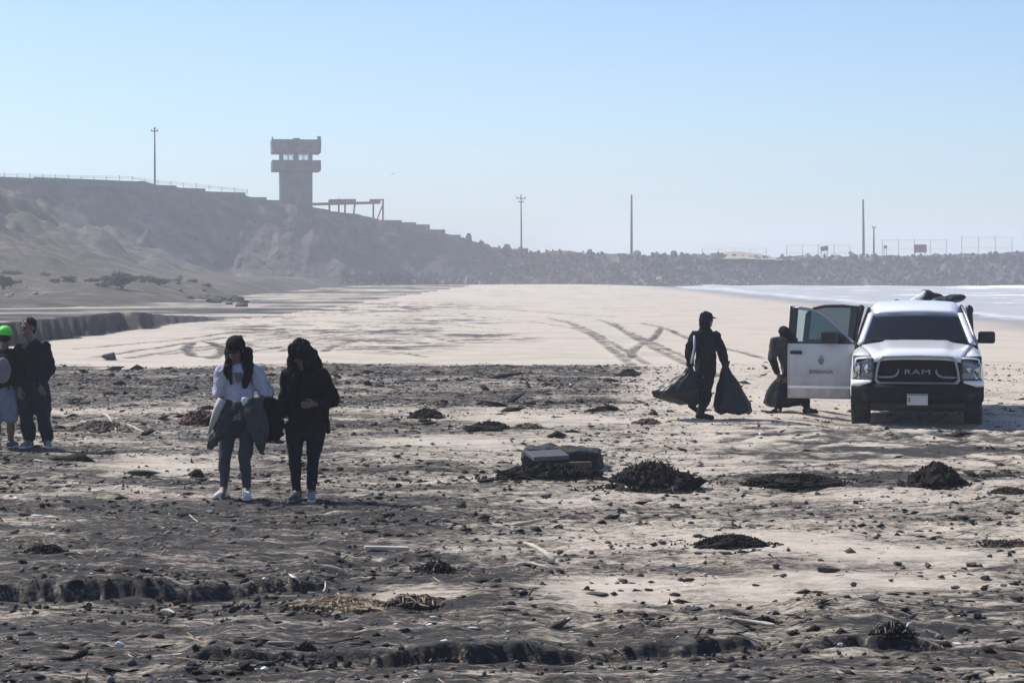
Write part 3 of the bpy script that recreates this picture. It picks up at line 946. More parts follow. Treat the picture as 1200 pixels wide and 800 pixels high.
# ------------------------------------------------------------------ boulders of the rock wall
def rock_mesh(name, seed, sub=2, amp=0.35, flat=(1, 0.9, 0.75)):
    """angular stone: the hull of scattered points"""
    rnd = random.Random(seed * 13 + 1)
    bm = bmesh.new()
    for i in range(9 + 7 * sub):
        d = Vector((rnd.gauss(0, 1), rnd.gauss(0, 1), rnd.gauss(0, 1))).normalized() * (1 - amp * 0.7 * rnd.random())
        bm.verts.new((d.x * flat[0], d.y * flat[1], d.z * flat[2]))
    r = bmesh.ops.convex_hull(bm, input=bm.verts)
    bmesh.ops.delete(bm, geom=[v for v in bm.verts if not v.link_faces], context='VERTS')
    me = bpy.data.meshes.new(name); bm.to_mesh(me); bm.free()
    return me
M_BOULD = mat('boulder_rock', (0.105, 0.092, 0.083), 0.9, 0.5, 0.9, obj_var=0.6, bump=0.5, bscale=2)
M_BOULD_P = mat('pale_boulder_rock', (0.36, 0.33, 0.29), 0.9, 0.3, 0.9, obj_var=0.2)
def build_rocks():
    base = [rock_mesh('boulder', k + 1, 2, 0.5) for k in range(8)]
    for b in base: b.materials.append(M_BOULD)
    pale = [rock_mesh('boulder', k + 31, 2, 0.5) for k in range(4)]
    for b in pale: b.materials.append(M_BOULD_P)
    t = empty('rock_wall', (PX(880, 408), 408, 0)); tag(t, 'long breakwater wall of piled grey boulders closing off the bay', 'rock wall')
    rnd = random.Random(5)
    spots = []
    for px in range(548, 1260, 7):           # the crest
        yb, yt, zt = [float(a) for a in cliff_at(px)]
        spots.append((px + rnd.uniform(-4, 4), yt - 1.0 + rnd.uniform(-0.8, 0.8), zt - 0.15 + rnd.uniform(-0.5, 0.3), 0.35 + 0.8 * rnd.random() ** 2))
    for i in range(190):                     # the face
        px = rnd.uniform(420, 1260); v = rnd.uniform(0.02, 0.92)
        yb, yt, zt = [float(a) for a in cliff_at(px)]
        if px < 560: v *= 0.35
        spots.append((px, yb + (yt - yb) * v - 0.8, -0.7 + (zt + 0.7) * (0.3 * v + 0.7 * v ** 1.5) + 0.2, 0.4 + 1.0 * rnd.random() ** 2))
    for i, (px, Y, z, r) in enumerate(spots[:298]):
        me = rnd.choice(pale) if rnd.random() < 0.06 else rnd.choice(base)
        o = bpy.data.objects.new('boulder', me); COL.objects.link(o); o.parent = t
        o.location = Vector((PX(px, Y), Y, z)) - t.location
        o.rotation_euler = (rnd.uniform(0, 6.3), rnd.uniform(0, 6.3), rnd.uniform(0, 6.3))
        o.scale = (r * rnd.uniform(0.8, 1.4), r, r * rnd.uniform(0.7, 1.1))
    # smaller stones between them
    mb = MB(); src = [rock_mesh('t', 60 + k, 1, 0.4) for k in range(4)]
    tri = [([v.co.copy() for v in m.vertices], [tuple(p.vertices) for p in m.polygons]) for m in src]
    for i in range(3000):
        px = rnd.uniform(400, 1300); v = rnd.random()
        yb, yt, zt = [float(a) for a in cliff_at(px)]
        if px < 560: v *= 0.3
        Y = yb + (yt - yb) * v - 0.5; z = -0.7 + (zt + 0.7) * (0.3 * v + 0.7 * v ** 1.5) + rnd.uniform(0, 0.3)
        r = 0.15 + 0.5 * rnd.random() ** 2; R = Euler((rnd.uniform(0, 6), rnd.uniform(0, 6), rnd.uniform(0, 6))).to_matrix()
        vs_, fs_ = tri[i % 4]; c = Vector((PX(px, Y), Y, z)) - t.location
        mb.add([R @ (p * r) + c for p in vs_], fs_)
    o = mb.build('rubble', M_BOULD, t); tag(o, kind='stuff')
build_rocks()

def sand_heap():
    Y = 419; xs = np.linspace(PX(790, Y), PX(925, Y), 60); ys = np.linspace(Y - 6, Y + 10, 20)
    X, Yg = np.meshgrid(xs, ys)
    c = PX(862, Y)
    zb = PZ(301, Y)
    Z = zb - 0.6 + 1.65 * np.exp(-(((X - c) / 7.0) ** 2 + ((Yg - Y) / 4.5) ** 2) ** 1.2) + 0.15 * fbm(X * 0.6, Yg * 0.6, 3, 141)
    o = link('sand_heap', grid_mesh('sand_heap', X, Yg, Z), mat('pale_sand', (0.36, 0.31, 0.25), 0.95, 0.25, 0.6))
    tag(o, 'low pale heap of sand on top of the rock wall', 'sand heap')
sand_heap()

# ------------------------------------------------------------------ shrubs and rocks on the left slope
def shrub(px, py, Y, w, h, green, label, grp='shrubs growing on the hillside', n=900):
    x = PX(px, Y); z = max(float(hill_z(np.array([x]), np.array([Y]))[0]), 0.2) if grp else 0
    t = empty('shrub', (x, Y, z - 0.05)); tag(t, label, 'shrub', grp)
    rnd = random.Random(int(px * 7 + py))
    mb = MB()
    for k in range(5):
        a = rnd.uniform(0, 6.28); mb.tube([(0, 0, 0), (math.cos(a) * w * 0.15, math.sin(a) * w * 0.15, h * 0.4), (math.cos(a) * w * 0.35, math.sin(a) * w * 0.3, h * 0.75)], [0.05, 0.035, 0.012], 5)
    mb.build('stem', M_POLE, t)
    mb = MB()
    lobes = [(rnd.uniform(-.32, .32) * w, rnd.uniform(-.3, .3) * w, rnd.uniform(.35, .75) * h, rnd.uniform(.18, .32)) for _ in range(9)]
    for k in range(n):
        lx, ly, lz, lr = rnd.choice(lobes)
        d = Vector((rnd.gauss(0, 1), rnd.gauss(0, 1), rnd.gauss(0, 1))).normalized() * (rnd.random() ** 0.4)
        c = Vector((lx + d.x * lr * w, ly + d.y * lr * w, max(0.05, lz + d.z * lr * h)))
        s = rnd.uniform(0.05, 0.11) * (0.6 + w * 0.3)
        R = Euler((rnd.uniform(0, 6), rnd.uniform(0, 6), rnd.uniform(0, 6))).to_matrix()
        mb.add([c + R @ Vector(p) for p in ((-s, 0, 0), (0, -s * .5, 0), (s, 0, 0), (0, s * .5, 0))], [(0, 1, 2, 3)])
    mb.build('foliage', green, t)
G1 = mat('shrub_leaf_dark', (0.045, 0.055, 0.028), 0.8, 0.4, 3)
G2 = mat('shrub_leaf_olive', (0.13, 0.14, 0.055), 0.8, 0.35, 3)
shrub(143, 334, 172, 1.7, 1.0, G1, 'dark rounded shrub at the foot of the hillside')
shrub(145, 318, 195, 1.9, 1.0, G1, 'low dark shrub above the rounded one on the hillside')
shrub(4, 335, 165, 1.6, 1.1, G1, 'dark shrub near the pale stones at the foot of the slope')
_r = random.Random(4)
for q in range(15):
    Y_ = _r.uniform(165, 250); px_ = _r.uniform(-5, 205)
    if Y_ > 215 and px_ > 120: Y_ -= 40
    shrub(px_ + q * 0.01, 300 + q, Y_, _r.uniform(0.8, 2.4), _r.uniform(0.3, 0.6), G2 if _r.random() < 0.7 else G1, 'low scrubby shrub on the grassy hillside', n=420)

M_DROCK = mat('dark_wet_rock', (0.030, 0.028, 0.028), 0.85, 0.4, 1.5, obj_var=0.3)
M_PROCK = mat('pale_slope_rock', (0.34, 0.31, 0.27), 0.9, 0.3, 1.5, obj_var=0.2)
def slope_rocks():
    rnd = random.Random(9)
    ms = [rock_mesh('rock', 80 + k, 2, 0.5, (1.2, 1, 0.6)) for k in range(4)]
    for m_ in ms: m_.materials.append(M_DROCK)
    mp = [rock_mesh('rock', 90 + k, 2, 0.5) for k in range(3)]
    for m_ in mp: m_.materials.append(M_PROCK)
    for i in range(40):       # dark rock spill at the corner of the hill
        u = rnd.random(); px = 205 + 82 * u + rnd.uniform(-4, 4); py = 338 + 10 * u + rnd.uniform(-3, 4)
        Y = ground_Y(py, 0.5); o = bpy.data.objects.new('rock', rnd.choice(ms)); COL.objects.link(o)
        x = PX(px, Y); r = rnd.uniform(0.18, 0.5)
        zg = max(gz(x, Y), float(hill_z(np.array([x]), np.array([Y]))[0]))
        o.location = (x, Y, zg + r * 0.2); o.scale = (r * 1.6, r, r); o.rotation_euler = (0, 0, rnd.uniform(0, 6))
        tag(o, 'dark rock in the low spill where the hillside meets the beach', 'rock', 'dark rocks spilled at the hill corner')
    for i in range(16):
        px = rnd.uniform(2, 60); py = rnd.uniform(326, 344); Y = rnd.uniform(150, 175); x = PX(px, Y)
        o = bpy.data.objects.new('rock', rnd.choice(mp)); COL.objects.link(o); r = rnd.uniform(0.10, 0.26)
        zg = float(hill_z(np.array([x]), np.array([Y]))[0])
        o.location = (x, Y, zg + r * 0.3); o.scale = (r * 1.3, r, r); o.rotation_euler = (rnd.uniform(0, 6), 0, rnd.uniform(0, 6))
        tag(o, 'pale stone scattered at the foot of the left slope', 'rock', 'pale stones below the slope')
slope_rocks()

def gull():
    Y = 260; t = empty('gull', (PX(460, Y), Y, PZ(204, Y))); tag(t, 'tiny distant gull gliding in the sky beside the tower', 'bird')
    m = mat('gull_plumage', (0.25, 0.25, 0.26), 0.8)
    b = MB(); ellipsoid(b, (0, 0, 0), (0.07, 0.19, 0.06)); ellipsoid(b, (0, -0.2, 0.02), (0.04, 0.06, 0.04)); b.build('body', m, t, True)
    for s in (-1, 1):
        w = MB(); w.add([(0.03 * s, -0.09, 0.02), (0.03 * s, 0.08, 0.02), (0.22 * s, 0.05, 0.12), (0.22 * s, -0.12, 0.12), (0.48 * s, 0.06, 0.06), (0.45 * s, -0.02, 0.06)], [(0, 1, 2, 3), (3, 2, 4, 5)])
        w.build('wing', m, t, solid=0.015)
gull()
# ------------------------------------------------------------------ the pickup truck
M_WHITE = mat('white_car_paint', (0.82, 0.82, 0.82), 0.28, 0.06, 1.5, coat=0.8)
def dusty_shaded_white():
    m = bpy.data.materials.new('dusty_shaded_paint'); m.use_nodes = True
    N = m.node_tree.nodes; L = m.node_tree.links; b = N['Principled BSDF']
    b.inputs['Roughness'].default_value = 0.35; b.inputs['Coat Weight'].default_value = 0.5
    tc = N.new('ShaderNodeTexCoord'); sp = N.new('ShaderNodeSeparateXYZ'); L.new(tc.outputs['Object'], sp.inputs[0])
    nz = N.new('ShaderNodeTexNoise'); nz.inputs['Scale'].default_value = 6; nz.inputs['Detail'].default_value = 6; L.new(tc.outputs['Object'], nz.inputs['Vector'])
    mr = N.new('ShaderNodeMapRange'); mr.inputs['From Min'].default_value = 1.25; mr.inputs['From Max'].default_value = 0.35; L.new(sp.outputs['Z'], mr.inputs['Value'])
    mu = N.new('ShaderNodeMath'); mu.operation = 'MULTIPLY'; L.new(mr.outputs[0], mu.inputs[0]); L.new(nz.outputs['Fac'], mu.inputs[1])
    mx = N.new('ShaderNodeMix'); mx.data_type = 'RGBA'; L.new(mu.outputs[0], mx.inputs['Factor']); mx.inputs['A'].default_value = (0.56, 0.56, 0.56, 1); mx.inputs['B'].default_value = (0.17, 0.15, 0.13, 1)  # door white greyed for dirt and painted-in shade, dustier towards the bottom
    L.new(mx.outputs['Result'], b.inputs['Base Color'])
    return m
M_DUSTY_SHADED = dusty_shaded_white()
M_BLACKPL = mat('black_trim_plastic', (0.012, 0.012, 0.014), 0.45, 0.3, 8, spec=0.35)
M_DUSTBLK = mat('dusty_black_plastic', (0.006, 0.007, 0.009), 0.6, col2=(0.011, 0.011, 0.012), scale=7, spec=0.12)
M_CHROME = mat('satin_chrome', (0.42, 0.42, 0.44), 0.3, metal=1.0)
M_GREYM = mat('grey_grille_metal', (0.30, 0.30, 0.32), 0.35, metal=0.7)
M_TYRE = mat('tyre_rubber', (0.015, 0.015, 0.016), 0.85, col2=(0.035, 0.032, 0.03), scale=6)
M_RIM = mat('steel_rim', (0.32, 0.32, 0.33), 0.4, metal=0.8)
M_INT = mat('dark_cabin_trim', (0.03, 0.03, 0.033), 0.8, 0.3, 10)
M_SEAT = mat('grey_seat_cloth', (0.07, 0.07, 0.075), 0.9, 0.2, 30)
M_UNDER = mat('underbody_steel', (0.02, 0.02, 0.02), 0.8, 0.3, 5)
M_PLATE = mat('licence_plate', (0.50, 0.50, 0.50), 0.5, 0.15, 9)
M_PLATED = mat('licence_plate_print', (0.16, 0.17, 0.19), 0.6)
M_DECAL = mat('door_decal', (0.17, 0.165, 0.17), 0.6)
M_LAMP = mat('headlamp_reflector', (0.75, 0.75, 0.76), 0.12, metal=1.0)
M_AMBER = mat('amber_lens', (0.45, 0.16, 0.04), 0.3)

def tint_glass(name, tint, refl, rough=0.03):
    m = bpy.data.materials.new(name); m.use_nodes = True
    N = m.node_tree.nodes; L = m.node_tree.links; N.remove(N['Principled BSDF'])
    t = N.new('ShaderNodeBsdfTransparent'); t.inputs['Color'].default_value = (*tint, 1)
    g = N.new('ShaderNodeBsdfGlossy'); g.inputs['Roughness'].default_value = rough
    fr = N.new('ShaderNodeFresnel'); fr.inputs['IOR'].default_value = 1.5
    a = N.new('ShaderNodeMath'); a.operation = 'MULTIPLY'; a.inputs[1].default_value = refl; L.new(fr.outputs[0], a.inputs[0])
    mx = N.new('ShaderNodeMixShader'); L.new(a.outputs[0], mx.inputs['Fac']); L.new(t.outputs[0], mx.inputs[1]); L.new(g.outputs[0], mx.inputs[2])
    L.new(mx.outputs[0], N['Material Output'].inputs['Surface'])
    return m
M_WIND = tint_glass('windscreen_glass', (0.60, 0.70, 0.70), 1.0)
M_SIDEG = tint_glass('tinted_side_glass', (0.36, 0.43, 0.46), 1.0)
M_DOORG = tint_glass('door_window_glass', (0.68, 0.80, 0.82), 1.0)
M_LENS = tint_glass('headlamp_lens', (0.75, 0.77, 0.80), 1.2)

def text_mesh(s, size, depth, name, bold=0.0, sx=1.0, sp=1.0):
    cu = bpy.data.curves.new('tmp', 'FONT'); cu.body = s; cu.size = size; cu.extrude = depth; cu.offset = bold
    cu.space_character = sp; cu.align_x = 'CENTER'; cu.align_y = 'CENTER'
    t = bpy.data.objects.new('tmp', cu); COL.objects.link(t)
    me = bpy.data.meshes.new_from_object(t.evaluated_get(bpy.context.evaluated_depsgraph_get()))
    me.name = name
    bpy.data.objects.remove(t); bpy.data.curves.remove(cu)
    for v in me.vertices: v.co.x *= sx
    return me

def front_y(x):
    """plan curve of the nose: y grows rearwards"""
    return 0.02 + 0.07 * x * x + 0.22 * abs(x) ** 5

def lerp(a, b, t): return a + (b - a) * t

def build_truck():
    Yt = 34.25
    T = empty('pickup_truck', (PX(1075, Yt), Yt, -0.145), -math.atan2(PX(1075, Yt), Yt) + math.radians(0.6))
    T.scale = (1, 1, 1.045)
    tag(T, 'white crew cab pickup truck parked on the sand facing us with its side doors open', 'pickup truck')

    # ---- hood
    rows = []
    for i in range(26):
        t = i / 25
        w = lerp(0.675, 0.865, t ** 0.8)
        r = []
        for j in range(33):
            u = -1 + 2 * j / 32; x = u * w
            z = 1.115 + 0.135 * t ** 0.75
            z += 0.032 * float(smooth(0.52, 0.42, abs(x) - 0.06 * t)) * min(1, t * 6)
            z -= 0.05 * abs(u) ** 4
            z -= 0.075 * (1 - min(1, t / 0.10)) ** 2
            y = lerp(front_y(x) + 0.015, 1.34 - 0.10 * u * u, t)
            r.append((x, y, z))
        rows.append(r)
    mb = MB(); mb.grid(rows); mb.build('hood', M_WHITE, T, True, solid=0.02)

    # ---- front fenders: from the hood edge over the shoulder down to the wheel arch
    for s in (-1, 1):
        rows = []
        for i in range(40):
            t = i / 39; y = lerp(0.06, 1.56, t)
            th = min(1.0, max(0.0, (y - 0.10) / 1.22))
            w = lerp(0.675, 0.865, th ** 0.8) + 0.006
            zt = 1.105 + 0.135 * th ** 0.75 - 0.05
            d = y - 0.98
            yn = y
            zb = 0.47 if abs(d) > 0.50 else 0.40 + math.sqrt(max(0, 0.50 ** 2 - d * d)) * 0.98
            zb = max(zb, 0.47)
            if y < 0.34: zb = 0.965
            xo = 1.005 - 0.05 * max(0, (0.45 - y)) / 0.3
            fr = ((w, 0.0), (lerp(w, xo, 0.45), 0.07), (lerp(w, xo, 0.80), 0.16), (xo - 0.012, 0.28), (xo, 0.42), (xo, 0.6), (xo, 0.85), (xo + 0.02, 1.0), (xo - 0.05, 1.008))
            dn = zt - zb
            prof = [(a_, zt - dn * f_) for a_, f_ in fr]
            yfix = lambda a_: y if y > 0.34 else max(front_y(a_) + 0.0 + (y - 0.06), front_y(a_) + 0.0)
            rows.append([(s * a_, yfix(min(a_, 1.0)), b_) for a_, b_ in prof])
        mb = MB(); mb.grid(rows); mb.build('fender', M_WHITE, T, True, solid=0.015)
        # wheel arch liner
        mb = MB()
        mb.box((s * 0.80, 0.98, 0.93), (0.36, 0.98, 0.03)); mb.box((s * 0.80, 1.50, 0.66), (0.36, 0.03, 0.5))
        mb.build('wheel_arch_liner', M_UNDER, T)

    # ---- radiator panel behind grille and lamps
    mb = MB()
    mb.grid([[(x, front_y(x) + 0.10, z) for x in np.linspace(-0.98, 0.98, 25)] for z in (0.45, 0.7, 0.9, 1.08)])
    mb.build('radiator_panel', M_UNDER, T, True, solid=0.02)

    # ---- grille
    def gframe(k, dz=0.0):
        """outline of the grille opening, scaled by an inset k"""
        pts = [(-0.60, 0.665), (0.60, 0.665), (0.652, 0.72), (0.635, 0.86), (0.60, 1.02), (0.53, 1.085), (0.0, 1.10), (-0.53, 1.085), (-0.60, 1.02), (-0.635, 0.86), (-0.652, 0.72)]
        cz = 0.885
        out = []
        for x, z in pts:
            out.append((x * (1 - k / 0.62), cz + (z - cz) * (1 - k / 0.21)))
        return out
    def ring(n_out, k0, k1, y0, y1, name, mt, parent):
        a, b = gframe(k0), gframe(k1)
        n = len(a); vs_ = []; fs_ = []
        for P, yy in ((a, y0), (b, y0), (b, y1), (a, y1)):
            vs_ += [(x, front_y(x) + yy, z) for x, z in P]
        for q in range(4):
            for i in range(n):
                j = (i + 1) % n; q2 = (q + 1) % 4
                fs_.append((q * n + i, q * n + j, q2 * n + j, q2 * n + i))
        m2 = MB(); m2.add(vs_, fs_)
        return m2.build(name, mt, parent, bevel=0.006)
    gr = ring(0, 0.0, 0.036, -0.035, 0.05, 'grille', M_GREYM, T)
    mb = MB()
    inner = gframe(0.034)
    mb.add([(x, front_y(x) + 0.06, z) for x, z in inner], [tuple(range(len(inner)))])
    mb.build('grille_backing', M_BLACKPL, gr)
    mb = MB()
    for z in np.arange(0.71, 1.07, 0.03):
        hw = np.interp(z, [0.66, 0.72, 0.86, 1.02, 1.07], [0.575, 0.60, 0.59, 0.555, 0.50])
        xs = np.linspace(-hw, hw, 13)
        mb.grid([[(x, front_y(x) + 0.035 + dy, z + dz) for x in xs] for dy, dz in ((0, -0.004), (0, 0.004), (0.02, 0.006))])
    for x in np.linspace(-0.56, 0.56, 29):
        mb.grid([[(x + dx, front_y(x) + 0.04, z) for dx in (-0.003, 0.003)] for z in (0.70, 1.05)])
    o = mb.build('grille_mesh', M_DUSTBLK, gr); tag(o, kind='stuff')
    for s in (-1, 1):
        mb = MB()
        P = [(0.615, 0.775), (0.50, 0.775), (0.39, 0.778), (0.325, 0.80), (0.290, 0.845), (0.288, 0.895)]
        mb.tube([(s * x, front_y(x) - 0.01, z) for x, z in P], [0.016] * 5 + [0.013], 8)
        mb.build('crossbar', M_GREYM, gr, True)
    me = text_mesh('RAM', 0.102, 0.012, 'lettering', 0.0, 1.85, 1.12)
    o = link('lettering', me, M_GREYM, gr); o.rotation_euler = (math.radians(90), 0, 0); o.location = (0, front_y(0.0) - 0.012, 0.853)

    # ---- headlamps
    for s in (-1, 1):
        def hl(y_off, k=0.0):
            rr = []
            for i in range(7):
                t = i / 6
                r = []
                for j in range(10):
                    u = j / 9; x = lerp(0.668, 0.985, u)
                    z0 = 0.725 + 0.025 * u; z1 = 1.045 - 0.10 * u ** 1.5
                    z = lerp(z0 + k, z1 - k, t)
                    r.append((s * x, front_y(x) + y_off + 0.02 * t, z))
                rr.append(r)
            return rr
        mb = MB(); mb.grid(hl(0.07)); h = mb.build('headlight', mat('headlamp_housing', (0.55, 0.55, 0.56), 0.3, 0.2, 9, metal=0.3), T, True, solid=0.02)
        mb = MB(); mb.grid(hl(-0.015)); mb.build('lens', M_LENS, h, True, solid=0.006)
        for cx, cz, r in ((0.745, 0.895, 0.062), (0.875, 0.885, 0.062)):
            mb = MB(); mb.lathe([(0.02, front_y(cx) + 0.055), (r * 0.6, front_y(cx) + 0.045), (r, front_y(cx) + 0.005), (r * 1.08, front_y(cx) + 0.0)], 20, 'y', (s * cx, 0, cz)); mb.build('reflector', M_LAMP, h, True)
        mb = MB(); mb.box((s * 0.955, front_y(0.955) + 0.02, 0.86), (0.03, 0.03, 0.13)); mb.build('turn_lamp', M_AMBER, h, bevel=0.005)
        mb = MB(); mb.box((s * 0.81, front_y(0.81) + 0.03, 0.765), (0.24, 0.03, 0.03), (0, 0, s * 0.28)); mb.build('lamp_strip', M_LAMP, h, bevel=0.004)

    # ---- bumper
    def bump_rows(prof, n=41, hw=1.015):
        rr = []
        for i in range(n):
            u = -1 + 2 * i / (n - 1); x = u * hw
            rr.append([(x, front_y(x) + dy, z) for dy, z in prof])
        return rr
    mb = MB(); mb.grid(bump_rows([(0.10, 0.672), (-0.03, 0.675), (-0.085, 0.655), (-0.10, 0.60), (-0.09, 0.52), (-0.06, 0.45), (0.02, 0.41), (0.12, 0.41)]))
    bu = mb.build('front_bumper', M_DUSTBLK, T, True)
    mb = MB(); mb.grid(bump_rows([(0.10, 0.412), (0.0, 0.408), (0.03, 0.30), (0.10, 0.27)], 31, 0.72)); mb.build('air_dam', M_BLACKPL, T, True)
    for s in (-1, 1):      # white pieces standing in for sun glint on the bumper, fog lamps, tow hooks
        rr = []
        for i in range(9):
            x = lerp(0.70, 1.012, i / 8); top = 0.722; lo = lerp(0.700, 0.635, min(1, i / 5))
            rr.append([(s * x, front_y(x) - 0.095 + dy, z) for dy, z in ((0.11, top), (0.02, top), (0.0, lerp(top, lo, .5)), (0.01, lo))])
        mb = MB(); mb.grid(rr); mb.build('bumper_glint', M_WHITE, bu, True, solid=0.012)
        mb = MB(); yy = front_y(0.80) - 0.095
        mb.lathe([(0.055, yy + 0.05), (0.06, yy + 0.0), (0.05, yy - 0.006)], 18, 'y', (s * 0.80, 0, 0.50)); mb.build('fog_lamp', M_LENS, bu, True)
        mb = MB(); mb.tube([(s * 0.45, 0.0, 0.36), (s * 0.45, -0.08, 0.36), (s * 0.45, -0.10, 0.33), (s * 0.45, -0.05, 0.30), (s * 0.45, 0.02, 0.30)], 0.014, 8); mb.build('tow_hook', M_BLACKPL, bu)
    mb = MB(); mb.box((0, -0.107, 0.455), (0.315, 0.012, 0.165)); pl = mb.build('licence_plate', M_PLATE, bu, bevel=0.004)
    mb = MB(); mb.box((0, -0.117, 0.523), (0.29, 0.005, 0.018)); mb.build('plate_band', M_PLATED, pl)
    mb = MB(); mb.box((-0.125, -0.117, 0.45), (0.03, 0.005, 0.07)); mb.build('plate_mark', M_PLATED, pl)

    # ---- cabin: windscreen, pillars, roof, floor, side shell
    def ws(u, t):                                     # u -1..1 across, t 0..1 up
        hw = lerp(0.875, 0.705, t)
        return (u * hw, lerp(1.24, 2.03, t) + 0.14 * u * u * lerp(1.0, 0.75, t), lerp(1.235, 1.70, t) - 0.02 * u * u)
    mb = MB(); mb.grid([[ws(-1 + 2 * j / 20, i / 10) for j in range(21)] for i in range(11)]); w_ = mb.build('windscreen', M_WIND, T, True, solid=0.006)
    mb = MB(); mb.box((0.05, 1.98, 1.615), (0.24, 0.03, 0.065), (0.1, 0, 0)); mb.build('rear_view_mirror', M_INT, w_, bevel=0.01)
    for s in (-1, 1):
        mb = MB(); mb.tube([(s * -0.05 + s * 0.05, 1.235, 1.262), (s * 0.35, 1.30, 1.285), (s * 0.72, 1.42, 1.30)], 0.010, 6); mb.build('wiper', M_BLACKPL, w_)
        rr = []
        for i in range(9):
            t = i / 8; a = ws(s * 1.0, t)
            rr.append([(a[0] - s * 0.035, a[1] - 0.012, a[2] + 0.008), (a[0] + s * 0.03, a[1] + 0.0, a[2] + 0.012), (a[0] + s * 0.065, a[1] + 0.08, a[2]), (a[0] + s * 0.02, a[1] + 0.10, a[2] - 0.02)])
        mb = MB(); mb.grid(rr); mb.build('front_pillar', M_WHITE, T, True, solid=0.012)
    mb = MB(); mb.grid([[(x, lerp(1.33, 1.22, i / 2) - 0.0 + 0.13 * (x / 0.9) ** 2 - 0.02, 1.222 + 0.01 * i) for x in np.linspace(-0.87, 0.87, 15)] for i in range(3)]); mb.build('cowl', M_BLACKPL, T, True)
    rr = []
    for i in range(20):
        t = i / 19; r = []
        for j in range(25):
            u = -1 + 2 * j / 24; hw = lerp(0.712, 0.74, min(1, t * 3))
            y = lerp(2.03 + 0.10 * u * u, 3.85 - 0.04 * u * u, t)
            z = 1.705 + 0.165 * (1 - (1 - min(1, t / 0.42)) ** 2) - 0.03 * max(0, t - 0.5) - 0.035 * u * u - 0.10 * max(0, abs(u) - 0.86) / 0.14
            r.append((u * hw, y, z))
        rr.append(r)
    mb = MB(); mb.grid(rr); mb.build('roof', M_WHITE, T, True, solid=0.02)
    mb = MB(); mb.box((0, 2.6, 0.47), (1.86, 2.5, 0.08)); mb.build('cabin_floor', M_UNDER, T)
    mb = MB(); mb.box((0, 1.48, 0.80), (1.80, 0.05, 0.80)); mb.build('firewall', M_UNDER, T)
    # rear wall of the cab with window
    mb = MB()
    mb.box((0, 3.86, 0.85), (1.90, 0.04, 0.74)); mb.box((0, 3.84, 1.77), (1.42, 0.04, 0.08))
    for s in (-1, 1): mb.box((s * 0.80, 3.85, 1.47), (0.24, 0.04, 0.52), (0, s * -0.26, 0))
    mb.build('cab_back_wall', M_WHITE, T)
    mb = MB(); mb.box((0, 3.85, 1.475), (1.36, 0.012, 0.50)); mb.build('rear_window', M_DOORG, T)
    # pillars
    for s in (-1, 1):
        for y, wd, nm, m_ in ((2.62, 0.10, 'middle_pillar', M_INT), (3.72, 0.22, 'rear_pillar', M_WHITE)):
            mb = MB()
            rr = [[(s * x, y + dy, z) for dy in (-wd / 2, wd / 2)] for x, z in ((0.965, 0.50), (0.975, 0.9), (0.955, 1.22), (0.86, 1.50), (0.76, 1.77))]
            mb.grid(rr); mb.build(nm, m_, T, True, solid=0.05)
        mb = MB(); mb.box((s * 0.94, 2.64, 0.44), (0.12, 2.28, 0.13)); mb.build('sill', M_WHITE, T, bevel=0.02)
        mb = MB(); mb.box((s * 0.97, 2.64, 0.33), (0.16, 2.0, 0.05)); mb.build('side_step', M_BLACKPL, T, bevel=0.015)

    # ---- dashboard, steering wheel, seats
    mb = MB(); mb.prism([(1.45, 0.80), (1.40, 1.20), (1.62, 1.23), (1.86, 1.12), (1.84, 0.80)], 'x', -0.86, 0.86); mb.build('dashboard', M_INT, T, bevel=0.02)
    sw = MB()
    ctr = Vector((0.42, 1.98, 1.16)); nrm = Vector((0, 0.88, 0.47)).normalized(); e1 = Vector((1, 0, 0)); e2 = nrm.cross(e1)
    sw.tube([ctr + (e1 * math.cos(a) + e2 * math.sin(a)) * 0.19 for a in np.linspace(0, 2 * math.pi, 25)], 0.017, 8, False)
    for a in (0.2, math.pi - 0.2, -math.pi / 2): sw.tube([ctr, ctr + (e1 * math.cos(a) + e2 * math.sin(a)) * 0.18], 0.018, 6)
    sw.tube([ctr, ctr - nrm * 0.22], 0.03, 8)
    sw.build('steering_wheel', M_INT, T, True)
    for sx in (-0.43, 0.43):
        for y in (2.30, 3.22):
            st = MB(); st.box((sx, y, 0.72), (0.52, 0.52, 0.18)); so = st.build('seat', M_SEAT, T, bevel=0.05)
            b_ = MB(); b_.box((sx, y + 0.31, 1.05), (0.50, 0.14, 0.66), (-0.2, 0, 0)); b_.build('backrest', M_SEAT, so, bevel=0.05)
            hd = MB(); hd.box((sx, y + 0.42, 1.48), (0.27, 0.10, 0.20), (-0.15, 0, 0)); hd.build('headrest', M_SEAT, so, bevel=0.04)

    # ---- doors; u runs from the hinge, z up, outer face towards -n
    def door(name, side, hinge, L_, ang, front, mirror=None):
        d = empty_part(name, T, hinge, ang)
        s = side
        def P(u, z, off=0.0):
            curve = 0.035 * math.sin(math.pi * min(1, max(0, (z - 0.36) / 0.9)))
            lean = 0.0 if z < 1.2 else (z - 1.2) * 0.36
            return (-s * -1 * (curve - lean + off), u, z)     # s=+1 -> outward is +x
        def Q(u, z, off=0.0):
            p = P(u, z, off); return (p[0], p[1], p[2])
        rr = [[Q(u, z) for u in np.linspace(0.0, L_, 9)] for z in (0.36, 0.40, 0.55, 0.75, 0.95, 1.12, 1.215, 1.235)]
        mb = MB(); mb.grid(rr); pn = mb.build('door_panel', M_DUSTY_SHADED, d, True, solid=0.018)
        # inner trim
        rr = [[Q(u, z, -0.075) for u in np.linspace(0.03, L_ - 0.03, 5)] for z in (0.40, 0.6, 0.9, 1.1, 1.20)]
        mb = MB(); mb.grid(rr); mb.build('inner_trim', M_INT, d, True, solid=0.06)
